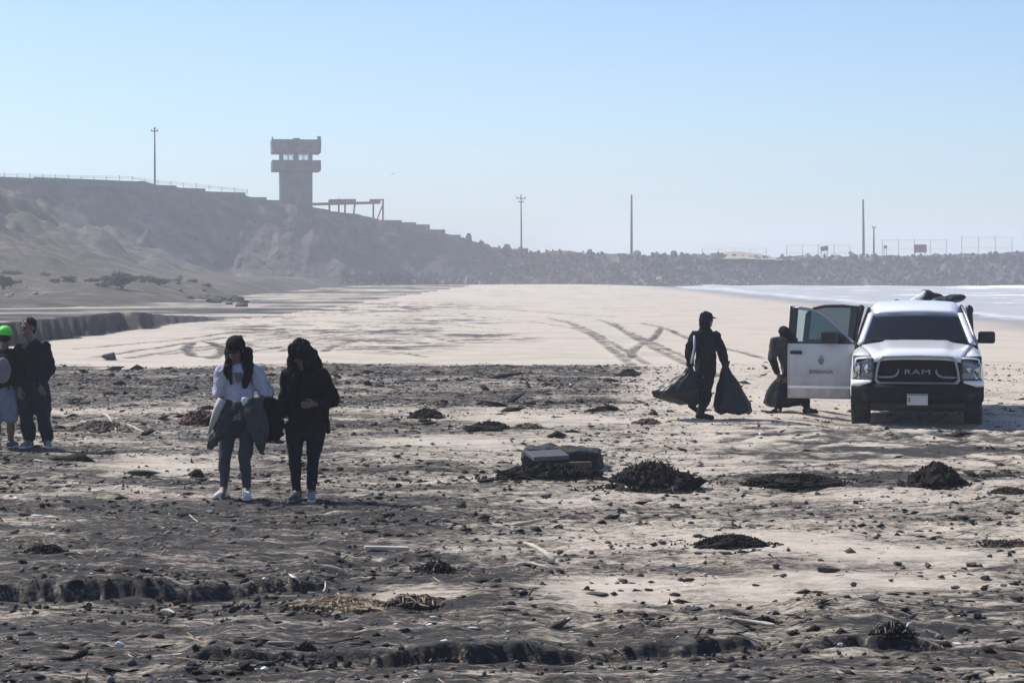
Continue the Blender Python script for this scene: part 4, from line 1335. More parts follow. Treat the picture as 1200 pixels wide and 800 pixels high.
        # window frame
        if front:
            top = [(0.02, 1.235), (0.18, 1.36), (0.34, 1.50), (0.50, 1.62), (0.64, 1.70), (0.78, 1.745), (0.92, 1.765), (L_ - 0.04, 1.77)]
        else:
            top = [(0.03, 1.235), (0.03, 1.50), (0.03, 1.765), (0.30, 1.785), (0.60, 1.78), (L_ - 0.12, 1.74), (L_ - 0.03, 1.66)]
        if front:
            mb = MB(); mb.tube([Q(u, z) for u, z in top], 0.024, 8); mb.build('frame_rail', M_GREYM, d, True)
            mb = MB(); mb.grid([[Q(u, z, o_) for u in (L_ - 0.13, L_)] for z, o_ in ((1.225, 0.004), (1.5, 0.004), (1.79, 0.004))]); mb.build('frame_post', M_BLACKPL, d, solid=0.035)
            poly = [(u, z) for u, z in top] + [(L_ - 0.10, 1.77), (L_ - 0.10, 1.235)]
        else:
            mb = MB(); mb.tube([Q(u, z) for u, z in top], 0.026, 8); mb.build('frame_rail', M_BLACKPL, d, True)
            mb = MB(); mb.grid([[Q(u, z) for u in (-0.02, 0.14)] for z in (1.225, 1.5, 1.78)]); mb.build('frame_post', M_BLACKPL, d, solid=0.035)
            mb = MB(); mb.grid([[Q(u, z) for u in (L_ - 0.09, L_)] for z in (1.225, 1.45, 1.66)]); mb.build('frame_post', M_BLACKPL, d, solid=0.035)
            poly = [(u, z) for u, z in top] + [(L_ - 0.03, 1.235)]
        mb = MB(); mb.add([Q(u, z, -0.01) for u, z in poly], [tuple(range(len(poly)))]); mb.build('window', M_DOORG if front else M_SIDEG, d, solid=0.005)
        mb = MB(); mb.grid([[Q(u, z, 0.014) for u in np.linspace(0, L_, 5)] for z in (1.215, 1.245)]); mb.build('belt_moulding', M_BLACKPL, d, solid=0.012)
        hu = L_ - 0.15
        mb = MB(); mb.box(Q(hu, 1.075, 0.035), (0.03, 0.20, 0.055)); mb.build('handle', M_BLACKPL, d, bevel=0.014)
        mb = MB(); mb.grid([[Q(u, z, 0.012) for u in np.linspace(0.02, L_ - 0.02, 5)] for z in (0.52, 0.56)]); mb.build('body_side_moulding', M_WHITE, d, solid=0.016)
        if mirror:
            mb = MB(); c = Q(0.38 if s < 0 else 0.30, 1.32, mirror)
            mb.box(c, (0.27, 0.27 if s < 0 else 0.14, 0.185)); h = mb.build('wing_mirror', M_BLACKPL, d, bevel=0.035)
            sl = MB(); sl.add([Q(0.03, 1.24, 0.012), Q(0.34, 1.24, 0.012), Q(0.34, 1.40, 0.012), Q(0.19, 1.355, 0.012)], [(0, 1, 2, 3)]); sl.build('mirror_sail', M_BLACKPL, d, solid=0.012)
            a = MB(); c0 = Q(0.30, 1.25, 0.0); a.tube([c0, Q(0.34, 1.27, mirror * 0.6), (c[0], c[1], c[2] - 0.04)], 0.03, 8); a.build('mirror_arm', M_BLACKPL, d)
        return d, Q
    def empty_part(name, parent, loc, rz):
        o = bpy.data.objects.new(name, None); COL.objects.link(o); o.parent = parent; o.location = loc; o.rotation_euler = (0, 0, rz); o.empty_display_size = 0.2
        return o
    # far side (viewer's right), closed
    d, Q = door('front_door', 1, (0.965, 1.55, 0), 1.06, 0.0, True, 0.20)
    door('rear_door', 1, (0.965, 2.65, 0), 0.92, 0.0, False)
    # near side (viewer's left), both open
    d, Q = door('front_door', -1, (-0.985, 1.56, 0), 1.10, math.radians(80), True, 0.15)
    d['label'] = 'open front door with emblem and dark lettering'
    def on_door(me, nm, u, z, h):
        o = link(nm, me, M_DECAL, d)
        o.matrix_local = Matrix.Translation(Q(u, z, 0.016)) @ Matrix(((0, 0, -1, 0), (-1, 0, 0, 0), (0, 1, 0, 0), (0, 0, 0, 1)))
        return o
    on_door(text_mesh('ENSENADA', 0.078, 0.001, 'lettering', 0.002, 1.0), 'lettering', 0.54, 0.775, 0)
    em = MB(); em.prism([(-0.042, 0.05), (-0.03, 0.045), (0, 0.05), (0.03, 0.045), (0.042, 0.05), (0.045, 0.0), (0.025, -0.04), (0, -0.055), (-0.025, -0.04), (-0.045, 0.0)], 'z', -0.001, 0.001)
    on_door(em.mesh('emblem'), 'emblem', 0.54, 0.94, 0)
    em = MB(); em.prism([(-0.025, 0.0), (-0.02, 0.022), (-0.01, 0.008), (0, 0.026), (0.01, 0.008), (0.02, 0.022), (0.025, 0.0)], 'z', -0.001, 0.001)
    on_door(em.mesh('emblem_crown'), 'emblem_crown', 0.54, 1.005, 0)
    d2, Q2 = door('rear_door', -1, (-0.985, 2.66, 0), 0.92, math.radians(74), False)
    d2['label'] = 'open rear door with tinted window'

    # ---- load bed
    for s in (-1, 1):
        P = [(3.90, 1.30), (5.72, 1.30), (5.74, 0.60), (5.12, 0.55)]
        for k in range(9):
            a = math.radians(lerp(0, 180, k / 8)); P.append((4.58 + 0.50 * math.cos(a), 0.45 + 0.50 * math.sin(a)))
        P += [(4.0, 0.55), (3.90, 0.55)]
        mb = MB(); mb.prism(P, 'x', s * 0.93, s * 1.0); mb.build('bed_side', M_WHITE, T, bevel=0.015)
    mb = MB(); mb.box((0, 4.8, 0.68), (1.84, 1.84, 0.06)); mb.build('bed_floor', M_UNDER, T)
    mb = MB(); mb.box((0, 5.72, 0.98), (1.84, 0.06, 0.62)); mb.build('tailgate', M_WHITE, T, bevel=0.015)
    mb = MB(); mb.box((0, 3.93, 1.0), (1.84, 0.04, 0.58)); mb.build('bed_front_wall', M_WHITE, T)
    mb = MB(); mb.box((0, 5.86, 0.55), (1.9, 0.16, 0.2)); mb.build('rear_bumper', M_CHROME, T, bevel=0.03)
    for s in (-1, 1):
        mb = MB(); mb.tube([(s * 0.95, 4.02, 1.28), (s * 0.93, 4.02, 1.55), (s * 0.925, 4.02, 1.70)], [0.05, 0.055, 0.05], 10); mb.build('rack_upright', M_BLACKPL, T)
        mb = MB(); ellipsoid(mb, (s * 0.915, 4.02, 1.70), (0.075, 0.07, 0.09)); mb.build('rack_end_cap', M_BLACKPL, T, True)

    # ---- chassis
    mb = MB()
    for s in (-1, 1): mb.box((s * 0.42, 3.0, 0.50), (0.12, 5.2, 0.16))
    mb.box((0, 1.0, 0.55), (0.8, 0.8, 0.3)); mb.box((0, 2.3, 0.48), (0.5, 0.9, 0.14))
    mb.build('chassis', M_UNDER, T)
    mb = MB(); mb.box((0, 0.85, 0.30), (1.15, 0.9, 0.04), (-0.06, 0, 0)); mb.build('underbody_shade_plate', M_UNDER, T)  # added plate that blocks light, so the ground below turns darker
    mb = MB(); mb.tube([(0.55, 2.0, 0.36), (0.55, 3.9, 0.36), (0.75, 5.5, 0.40)], 0.05, 8); mb.box((0.5, 3.0, 0.34), (0.28, 0.9, 0.18)); mb.build('exhaust', M_UNDER, T)
    mb = MB(); mb.box((-0.55, 3.0, 0.36), (0.5, 1.4, 0.28)); mb.build('fuel_tank', M_UNDER, T, bevel=0.03)
    mb = MB(); mb.box((0, 5.0, 0.42), (1.3, 0.7, 0.2)); mb.build('spare_wheel_cover', M_UNDER, T, bevel=0.05)
    for y in (0.98, 4.58):
        mb = MB(); mb.tube([(-0.75, y, 0.40), (0.75, y, 0.40)], 0.05, 10); ellipsoid(mb, (0.12 if y < 2 else 0, y, 0.40), (0.17, 0.16, 0.15)); mb.build('axle', M_UNDER, T)
        for s in (-1, 1):
            w0 = empty_part('wheel', T, (s * 0.875, y, 0.395), math.radians(-3) if y < 2 else 0)
            mb = MB(); prof = [(0.235, -0.12), (0.30, -0.138), (0.36, -0.135), (0.388, -0.115), (0.395, -0.06), (0.397, 0), (0.395, 0.06), (0.388, 0.115), (0.36, 0.135), (0.30, 0.138), (0.235, 0.12)]
            mb.lathe(prof, 40, 'x')
            for k in range(40):         # tread lugs
                a = 2 * math.pi * k / 40
                for sx in (-1, 1):
                    R = Matrix.Rotation(a, 3, 'X')
                    mb.box(R @ Vector((sx * 0.085, 0, 0.395)), (0.09, 0.035, 0.02), R)
            mb.build('tyre', M_TYRE, w0)
            mb = MB(); mb.lathe([(0.235, -0.10), (0.225, s * 0.03), (0.10, s * 0.06), (0.06, s * 0.10), (0.02, s * 0.105)] if s > 0 else [(0.235, 0.10), (0.225, s * 0.03), (0.10, s * 0.06), (0.06, s * 0.10), (0.02, s * 0.105)], 24, 'x'); mb.build('rim', M_RIM, w0, True)
    return T
TRUCK = build_truck()

# ---- load showing above the cab roof (lies in the bed)
M_BAG = mat('black_bin_bag', (0.008, 0.009, 0.011), 0.42, 0.2, 6, spec=0.3)
M_WBAG = mat('white_sack', (0.62, 0.62, 0.60), 0.8, 0.2, 6)
def truck_load():
    R = TRUCK.matrix_basis
    def place(o, loc, rz=0): o.location = (Matrix.Translation(TRUCK.location) @ Euler(TRUCK.rotation_euler).to_matrix().to_4x4()) @ Vector((loc[0], loc[1], loc[2] * 1.045)); o.rotation_euler = (0, 0, TRUCK.rotation_euler.z + rz)
    def lump(name, label, cat, prims, m, loc, seed, amp=0.02, grp=None):
        mb = MB()
        for c, r, rot in prims: ellipsoid(mb, c, r, rot)
        me = bake(mb.mesh(name), remesh=0.02, smooth_it=3); displace(me, amp, 7, seed)
        o = link(name, me, m, None, True); place(o, loc); tag(o, label, cat, grp)
    # heap of full bags carried in the bed, the base of the visible load
    for k, (x, y, z, r) in enumerate(((-0.45, 4.40, 0.712, 0.46), (0.40, 4.45, 0.712, 0.50), (-0.35, 5.15, 0.712, 0.42), (0.45, 5.2, 0.712, 0.42))):
        lump('garbage_bag', 'full black garbage bag in the bed of the pickup truck', 'garbage bag', [((0, 0, r), (r, r * 0.9, r), None), ((0.05, 0, r * 1.9), (0.1, 0.1, 0.14), None)], M_BAG, (x, y, z), k + 3, 0.035, 'garbage bags in the truck bed')
    lump('garbage_bag', 'long black bag lying slanted on top of the truck load above the roof', 'garbage bag', [((0.12, 0, 0.10), (0.34, 0.20, 0.085), (0, -0.18, 0)), ((-0.2, 0, 0.03), (0.22, 0.15, 0.06), (0, -0.1, 0))], M_BAG, (0.42, 4.45, 1.765), 21)
    lump('garbage_bag', 'lumpy black bag standing up among white bundles on the truck load', 'garbage bag', [((0, 0, 0.12), (0.14, 0.16, 0.20), None), ((0.12, 0, 0.22), (0.17, 0.10, 0.05), (0, 0.2, 0)), ((-0.06, 0, 0.28), (0.05, 0.05, 0.06), None)], M_BAG, (0.22, 4.75, 1.73), 22)
    lump('sack', 'white bundle on the load behind the truck roof', 'sack', [((0, 0, 0.10), (0.11, 0.12, 0.14), None), ((0.14, -0.02, 0.26), (0.06, 0.08, 0.08), None), ((0.08, 0, 0.18), (0.09, 0.08, 0.10), None)], M_WBAG, (0.02, 4.70, 1.69), 23)
    lump('garbage_bag', 'rounded black bag top just showing over the truck roof', 'garbage bag', [((0, 0, 0.1), (0.16, 0.16, 0.14), None)], M_BAG, (-0.30, 4.5, 1.64), 24)
truck_load()
# ------------------------------------------------------------------ people
M_SKIN = mat('skin_brown', (0.135, 0.072, 0.048), 0.55, 0.15, 12)
M_HAIR = mat('black_hair', (0.008, 0.007, 0.007), 0.75, 0.3, 25, spec=0.15)
M_EYE = mat('eye_dark', (0.02, 0.015, 0.012), 0.2)
M_LIP = mat('lip', (0.20, 0.075, 0.06), 0.5)
M_BLKCL = mat('black_cloth', (0.008, 0.009, 0.012), 0.9, 0.3, 14, bump=0.2, bscale=60, spec=0.1)
M_NAVY = mat('dark_navy_cloth', (0.011, 0.013, 0.020), 0.9, 0.3, 14, bump=0.2, bscale=60, spec=0.1)
M_CHAR = mat('charcoal_leggings', (0.042, 0.050, 0.062), 0.85, 0.25, 12)
M_LILAC = mat('pale_lilac_cotton', (0.43, 0.42, 0.49), 0.9, 0.15, 10)
M_GREYJ = mat('grey_jacket_cloth', (0.050, 0.053, 0.062), 0.9, 0.3, 10)
M_CREAM = mat('cream_lining', (0.48, 0.45, 0.40), 0.9, 0.2, 10)
M_SHOE_W = mat('white_trainer', (0.62, 0.61, 0.60), 0.6, 0.2, 14)
M_SHOE_D = mat('dark_trainer', (0.05, 0.05, 0.06), 0.7, 0.3, 14)
M_SHOE_G = mat('grey_trainer', (0.22, 0.24, 0.26), 0.7, 0.3, 14)
M_NEON = mat('neon_green_cap', (0.10, 0.72, 0.07), 0.7, 0.15, 10)
M_GREYP = mat('grey_pack_cloth', (0.15, 0.15, 0.155), 0.85, 0.25, 12)
M_SHORT = mat('pale_blue_shorts', (0.16, 0.19, 0.255), 0.9, 0.2, 12)
M_KHAKI = mat('faded_olive_shirt', (0.045, 0.047, 0.050), 0.9, 0.35, 8)
M_REFL = mat('pale_stripe', (0.42, 0.43, 0.47), 0.6)

class Fig:
    """a figure laid out from the photo: pixel joints at the figure's own distance, in metres from its feet"""
    def __init__(self, name, label, cx, fy, s, dz=0.0):
        self.s = s; self.cx = cx; self.fy = fy
        Y = F / s; x = PX(cx, Y)
        self.loc = (x, Y, gz(x, Y) + dz)
        self.t = empty(name, self.loc); tag(self.t, label, 'person')
        self.seed = int(cx)
    def J(self, px, py, d=0.0):
        return Vector(((px - self.cx) / self.s, d, (self.fy - py) / self.s))
    def blob(self, name, prims, m, voxel=0.012, it=3, wrinkle=0.0, wscale=9.0, an=(1, 1, 0.6), parent=None):
        mb = MB()
        for p in prims:
            if p[0] == 'c': capsule(mb, *p[1:5], flat=(p[5] if len(p) > 5 else None))
            else: ellipsoid(mb, *p[1:])
        me = bake(mb.mesh(name), remesh=voxel, smooth_it=it)
        if wrinkle:
            self.seed += 1; displace(me, wrinkle * 1.9, wscale * 1.15, self.seed % 97, an, 4)
        me = bake(me, decim=0.45)
        return link(name, me, m, parent or self.t, True)

def basis(fwd, up=(0, 0, 1)):
    f = Vector(fwd).normalized(); u = Vector(up); r = f.cross(u).normalized(); u = r.cross(f).normalized()
    return Matrix((r, f, u)).transposed()       # columns: right, forward, up

def head_prims(c, fwd, up=(0, 0, 1), k=1.0):
    B = basis(fwd, up); c = Vector(c)
    def at(x, y, z): return c + B @ Vector((x * k, y * k, z * k))
    P = [('e', at(0, -0.012, 0.03), (0.074 * k, 0.094 * k, 0.085 * k), B), ('e', at(0, 0.02, -0.045), (0.056 * k, 0.066 * k, 0.068 * k), B),
         ('e', at(0, 0.055, -0.085), (0.028 * k, 0.028 * k, 0.024 * k), B), ('c', at(0, 0.082, 0.012), 0.009 * k, at(0, 0.102, -0.026), 0.014 * k),
         ('c', at(-0.035, 0.078, 0.022), 0.012 * k, at(0.035, 0.078, 0.022), 0.012 * k)]
    for s in (-1, 1): P.append(('e', at(s * 0.076, -0.005, -0.01), (0.012 * k, 0.02 * k, 0.032 * k), B))
    return P

def face(fig, body, c, fwd, up=(0, 0, 1), k=1.0):
    B = basis(fwd, up); c = Vector(c)
    for s in (-1, 1):
        mb = MB(); ellipsoid(mb, c + B @ Vector((s * 0.031 * k, 0.078 * k, 0.002 * k)), (0.013 * k, 0.008 * k, 0.008 * k), B); mb.build('eye', M_EYE, body, True)
    mb = MB(); ellipsoid(mb, c + B @ Vector((0, 0.083 * k, -0.058 * k)), (0.024 * k, 0.008 * k, 0.008 * k), B); mb.build('mouth', M_LIP, body, True)

def hand_prims(w, d, n, curl=0.5, right=True, k=1.0):
    """w wrist, d pointing direction, n direction the palm faces"""
    w = Vector(w); d = Vector(d).normalized(); n = Vector(n); n = (n - d * n.dot(d)).normalized(); s = d.cross(n) * (1 if right else -1)
    P = [('c', w + d * 0.02 * k, 0.026 * k, w + d * 0.075 * k, 0.036 * k, (n, 0.5))]
    for i, (o, L) in enumerate(((-0.030, 0.068), (-0.010, 0.078), (0.011, 0.072), (0.030, 0.056))):
        b = w + d * 0.085 * k + s * o * k
        a1 = curl * 0.9; a2 = curl * 2.0
        m = b + (d * math.cos(a1) + n * math.sin(a1)) * L * 0.52 * k
        e = m + (d * math.cos(a2) + n * math.sin(a2)) * L * 0.48 * k
        P.append(('c', b, 0.0095 * k, m, 0.009 * k)); P.append(('c', m, 0.009 * k, e, 0.0078 * k))
    b = w + d * 0.030 * k - s * 0.030 * k
    m = b + (d * 0.75 - s * 0.55 + n * 0.35 * curl).normalized() * 0.042 * k
    e = m + (d * 0.9 - s * 0.1 + n * 0.6 * curl).normalized() * 0.032 * k
    P.append(('c', b, 0.013 * k, m, 0.0105 * k)); P.append(('c', m, 0.0105 * k, e, 0.009 * k))
    return P

def limb(a, ra, b, rb, c, rc):
    return [('c', a, ra, b, rb), ('c', b, rb, c, rc)]

def shoe(fig, name, ankle, toe_dir, m, L=0.25, sole=None):
    a = Vector(ankle); d = Vector(toe_dir); d.z = 0; d.normalize()
    h = a - d * 0.045; h.z = 0.045; t = a + d * (L - 0.085); t.z = 0.034
    md = a + d * 0.06; md.z = 0.05
    o = fig.blob(name, [('c', h, 0.042, md, 0.046), ('c', md, 0.046, t, 0.034), ('c', Vector((a.x, a.y, 0.06)), 0.042, Vector((a.x, a.y, 0.11)), 0.044)], m, 0.010, 2)
    if sole:
        mb = MB(); q = Vector((0, 0, 1)).cross(d)
        P = [h - d * 0.045 - q * 0.02, h - d * 0.02 - q * 0.042, t - q * 0.042, t + d * 0.025 - q * 0.02, t + d * 0.025 + q * 0.02, t + q * 0.042, h - d * 0.02 + q * 0.042, h - d * 0.045 + q * 0.02]
        mb.prism([(p.x, p.y) for p in P], 'z', 0.0, 0.022); mb.build('sole', sole, o)
    return o

def cloth_sheet(fig, name, rows, m, thick=0.012, wr=0.012, parent=None, sc=13):
    wr *= 1.7
    """rows of points, refined into a hanging piece of cloth"""
    A = np.array([[list(p) for p in r] for r in rows], float)
    n, k = A.shape[:2]
    mb = MB(); mb.grid([[tuple(p) for p in r] for r in A])
    me = bake(mb.mesh(name), sub=3); displace(me, wr, sc, fig.seed % 53, (1, 1, 0.35))
    me = bake(me, solid=thick)
    return link(name, me, m, parent or fig.t, True)

# ---- woman in a pale shirt, looking down, with clothes over her arms
def woman_shirt():
    g = Fig('person', 'person in pale lilac shirt, dark cap and leggings carrying jackets over both arms', 277, 585, 117.0)
    J = g.J
    fwd = (-0.25, -0.9, -0.45)
    hc = J(276, 410, -0.03)
    hipL, hipR = J(269, 497), J(292, 497); knL, knR = J(264, 536, -0.05), J(287, 538, -0.05); anL, anR = J(262, 572, 0.02), J(289, 572, 0.02)
    shL, shR = J(261, 437), J(299, 437); elL, elR = J(257, 463, 0.03), J(313, 464, -0.02); wrL, wrR = J(263, 479, -0.14), J(299, 473, -0.22)
    body = head_prims(hc, fwd, (0, -0.3, 1)) + [('c', J(278, 432, 0.01), 0.052, hc - Vector((0, -0.01, 0.05)), 0.05)]
    body += [('c', J(279, 440), 0.10, J(279, 470), 0.095, ((0, 1, 0), 0.75)), ('c', J(279, 470), 0.095, J(280, 494), 0.11, ((0, 1, 0), 0.85))]
    for sh, el, wr, r in ((shL, elL, wrL, False), (shR, elR, wrR, True)):
        body += limb(sh, 0.046, el, 0.036, wr, 0.026) + [('c', J(279, 438), 0.07, sh, 0.05)]
        body += hand_prims(wr, wr - el + Vector((0, 0, -0.05)), (0, -0.3, -1), 0.9, r)
    for hp, kn, an in ((hipL, knL, anL), (hipR, knR, anR)): body += limb(hp, 0.08, kn, 0.05, an, 0.034) + [('c', an, 0.036, an + Vector((0, -0.10, -0.06)), 0.03)]
    bd = g.blob('body', body, M_SKIN, 0.0075, 2)
    face(g, bd, hc, fwd, (0, -0.3, 1))
    # clothes
    lg = [('c', J(280, 488), 0.135, J(280, 498), 0.14, ((0, 1, 0), 0.75))]
    for hp, kn, an in ((hipL, knL, anL), (hipR, knR, anR)): lg += limb(hp, 0.098, kn, 0.064, an, 0.045)
    g.blob('leggings', lg, M_CHAR, 0.012, 4, 0.006, 14)
    sh = [('c', J(279, 437, 0.01), 0.115, J(281, 462), 0.15, ((0, 1, 0), 0.75)), ('c', J(281, 462), 0.15, J(281, 482), 0.165, ((0, 1, 0), 0.75)), ('c', shL, 0.075, shR, 0.075, ((0, 1, 0), 0.9))]
    for a, e in ((shL, elL), (shR, elR)): sh += [('c', a, 0.078, a.lerp(e, 0.85), 0.082)]
    g.blob('shirt', sh, M_LILAC, 0.012, 4, 0.013, 11)
    mb = MB(); mb.add([J(275, 437, -0.10), J(285, 437, -0.10), J(281, 449, -0.13), J(280, 449, -0.13)], [(0, 1, 2, 3)]); mb.build('neckline', M_SKIN, g.t, solid=0.02)
    # hair falling over the chest, cap
    B = basis(fwd, (0, -0.3, 1))
    hr = [('e', hc + B @ Vector((0, -0.03, 0.03)), (0.092, 0.10, 0.10), B), ('c', J(268, 414, 0.0), 0.045, J(268, 434, -0.07), 0.042, ((0, 1, 0), 0.7)), ('c', J(289, 413, 0.0), 0.055, J(292, 436, -0.05), 0.055, ((0, 1, 0), 0.7)),
          ('c', J(268, 434, -0.07), 0.042, J(272, 450, -0.12), 0.016), ('c', J(292, 436, -0.05), 0.055, J(288, 453, -0.12), 0.018), ('c', J(282, 420, 0.06), 0.085, J(283, 448, 0.09), 0.08, ((0, 1, 0), 0.6))]
    g.blob('hair', hr, M_HAIR, 0.010, 2, 0.012, 16, (1, 1, 0.3))
    cp = g.blob('cap', [('e', hc + B @ Vector((0, -0.012, 0.058)), (0.094, 0.114, 0.080), B)], M_BLKCL, 0.010, 2)
    mb = MB(); c0 = hc + B @ Vector((0, 0.085, 0.045)); 
    rr = [[c0 + B @ Vector((0.078 * math.sin(a) , 0.0 + r * math.cos(a) * 0.9 - 0.03, -0.10 * r * math.cos(a))) for a in np.linspace(-1.4, 1.4, 11)] for r in (0.02, 0.06, 0.11)]
    mb.grid(rr); mb.build('visor', M_BLKCL, cp, True, solid=0.006)
    shoe(g, 'shoe', anL, (-0.35, -1, 0), M_SHOE_W, sole=M_SHOE_D); shoe(g, 'shoe', anR, (0.1, -1, 0), M_SHOE_W, sole=M_SHOE_W)
    return g
def carried_clothes(g):
    J = g.J
    def own(o, label, cat):
        o.parent = None; o.location = g.loc; tag(o, label, cat)
    o = cloth_sheet(g, 'jacket', [[J(262, 467, -0.16), J(269, 466, -0.2), J(277, 470, -0.17)], [J(255, 490, -0.16), J(264, 494, -0.22), J(276, 490, -0.18)], [J(247, 512, -0.1), J(258, 512, -0.2), J(269, 503, -0.16)], [J(243, 524, -0.06), J(248, 530, -0.12), J(259, 514, -0.12)]], M_GREYJ, 0.03, 0.03)
    own(o, 'grey jacket with a pale edge hanging from the shirted person\'s hand', 'jacket')
    mb = MB(); mb.tube([J(264, 467, -0.22), J(259, 478, -0.23), J(254, 491, -0.22), J(248, 506, -0.17)], [0.045, 0.042, 0.034, 0.015], 8)
    mb.build('lining', M_CREAM, o, True)
    o = cloth_sheet(g, 'jacket', [[J(286, 470, -0.24), J(298, 464, -0.25), J(309, 466, -0.2)], [J(288, 482, -0.27), J(299, 482, -0.30), J(312, 480, -0.22)], [J(297, 506, -0.22), J(303, 504, -0.27), J(318, 500, -0.18)], [J(303, 516, -0.18), J(308, 520, -0.22), J(315, 512, -0.16)], [J(307, 532, -0.16), J(311, 534, -0.19), J(314, 526, -0.16)]], M_GREYJ, 0.03, 0.028)
    own(o, 'mid grey jacket folded over the shirted person\'s forearm with its tail hanging', 'jacket')
    mb = MB()
    for c, r in ((J(316, 480, -0.05), (0.12, 0.10, 0.13)), (J(322, 497, -0.06), (0.10, 0.09, 0.13)), (J(312, 497, -0.04), (0.10, 0.09, 0.16)), (J(325, 512, -0.06), (0.05, 0.05, 0.05)), (J(314, 512, -0.04), (0.06, 0.06, 0.07)), (J(330, 509, -0.06), (0.04, 0.04, 0.03))): ellipsoid(mb, c, r)
    me = bake(mb.mesh('bundle'), remesh=0.015, smooth_it=3); displace(me, 0.03, 9, 5, (1, 1, .6))
    o = link('bundle', me, M_BLKCL, None, True); o.location = g.loc; tag(o, 'crumpled black bag held between the two people in the foreground', 'bag')
    mb = MB()
    for c, r in ((J(281, 472, -0.20), (0.055, 0.05, 0.04)), (J(290, 470, -0.22), (0.035, 0.04, 0.045)), (J(276, 480, -0.2), (0.05, 0.05, 0.06)), (J(290, 487, -0.2), (0.05, 0.04, 0.09))): ellipsoid(mb, c, r)
    me = bake(mb.mesh('bundle'), remesh=0.012, smooth_it=2); displace(me, 0.02, 14, 9)
    o = link('bundle', me, M_GREYJ, None, True); o.location = g.loc; tag(o, 'small grey knot of cloth held at the shirted person\'s waist', 'cloth')
    mb = MB(); ellipsoid(mb, J(291, 469, -0.25), (0.045, 0.03, 0.04)); me = bake(mb.mesh('tissue'), remesh=0.012, smooth_it=1); displace(me, 0.02, 20, 3)
    o = link('tissue', me, M_SHOE_W, None, True); o.location = g.loc; tag(o, 'crumpled white paper in the shirted person\'s hand', 'paper')
    # waist tie of the tied jacket
carried_clothes(woman_shirt())

# ---- woman all in black with long hair
def woman_black():
    g = Fig('person', 'person all in black with very long loose hair and one hand at the waist', 354, 588, 117.0)
    J = g.J
    fwd = (-0.35, -0.9, -0.55); hc = J(351, 416, -0.02)
    hipL, hipR = J(345, 504), J(371, 504); knL, knR = J(345.5, 540, -0.03), J(367, 540, -0.03); anL, anR = J(347.5, 577, 0.02), J(364.5, 576, 0.02)
    shL, shR = J(338, 443), J(377, 442); elL, elR = J(333, 471, 0.06), J(390, 470, 0.05); wrL, wrR = J(330, 488, -0.03), J(372, 474, -0.16)
    body = head_prims(hc, fwd, (0, -0.2, 1)) + [('c', J(355, 437, 0.01), 0.052, hc - Vector((0, 0, 0.05)), 0.05)]
    body += [('c', J(357, 447), 0.10, J(357, 476), 0.10, ((0, 1, 0), 0.75)), ('c', J(357, 476), 0.10, J(358, 502), 0.12, ((0, 1, 0), 0.85))]
    for sh, el, wr, d, n, r in ((shL, elL, wrL, (0, -0.1, -1), (1, 0, 0), False), (shR, elR, wrR, (-1, -0.3, -0.1), (0, 1, 0), True)):
        body += limb(sh, 0.05, el, 0.04, wr, 0.028) + [('c', J(357, 445), 0.07, sh, 0.05)] + hand_prims(wr, d, n, 0.5, r)
    for hp, kn, an in ((hipL, knL, anL), (hipR, knR, anR)): body += limb(hp, 0.085, kn, 0.055, an, 0.036) + [('c', an, 0.036, an + Vector((0, -0.10, -0.06)), 0.03)]
    bd = g.blob('body', body, M_SKIN, 0.0075, 2); face(g, bd, hc, fwd, (0, -0.2, 1))
    tr = [('c', J(358, 490), 0.15, J(358, 500), 0.155, ((0, 1, 0), 0.75))]
    for hp, kn, an in ((hipL, knL, anL), (hipR, knR, anR)): tr += limb(hp, 0.105, kn, 0.066, an, 0.046)
    g.blob('trousers', tr, mat('black_denim', (0.016, 0.017, 0.022), 0.9, 0.3, 10, spec=0.1), 0.012, 4, 0.006, 12)
    tp = [('c', J(357, 446, 0.01), 0.13, J(357, 474), 0.145, ((0, 1, 0), 0.75)), ('c', J(357, 474), 0.145, J(358, 496), 0.185, ((0, 1, 0), 0.72)), ('c', shL, 0.085, shR, 0.085, ((0, 1, 0), 0.9))]
    for a, e, w in ((shL, elL, wrL), (shR, elR, wrR)): tp += [('c', a, 0.085, e, 0.072), ('c', e, 0.072, e.lerp(w, 0.82), 0.062)]
    tp += [('c', J(380, 480, 0.04), 0.05, J(383, 506, 0.05), 0.03)]
    g.blob('top', tp, M_BLKCL, 0.012, 4, 0.014, 9)
    B = basis(fwd, (0, -0.2, 1))
    hr = [('e', hc + B @ Vector((0, -0.005, 0.04)), (0.105, 0.118, 0.11), B), ('c', J(344, 418, -0.03), 0.062, J(344, 446, -0.07), 0.065, ((0, 1, 0), 0.7)), ('c', J(362, 418, -0.02), 0.09, J(371, 446, 0.0), 0.10, ((0, 1, 0), 0.75)),
          ('c', J(371, 446, 0.0), 0.10, J(379, 468, 0.05), 0.05, ((0, 1, 0), 0.7)), ('c', J(344, 446, -0.07), 0.06, J(345, 464, -0.10), 0.025), ('c', J(356, 425, 0.06), 0.10, J(358, 470, 0.12), 0.08, ((0, 1, 0), 0.6))]
    g.blob('hair', hr, M_HAIR, 0.010, 2, 0.016, 14, (1, 1, 0.3))
    shoe(g, 'shoe', anL, (-0.25, -1, 0), M_SHOE_D, sole=M_SHOE_G); shoe(g, 'shoe', anR, (0.12, -1, 0), M_SHOE_G, sole=M_SHOE_W)
woman_black()

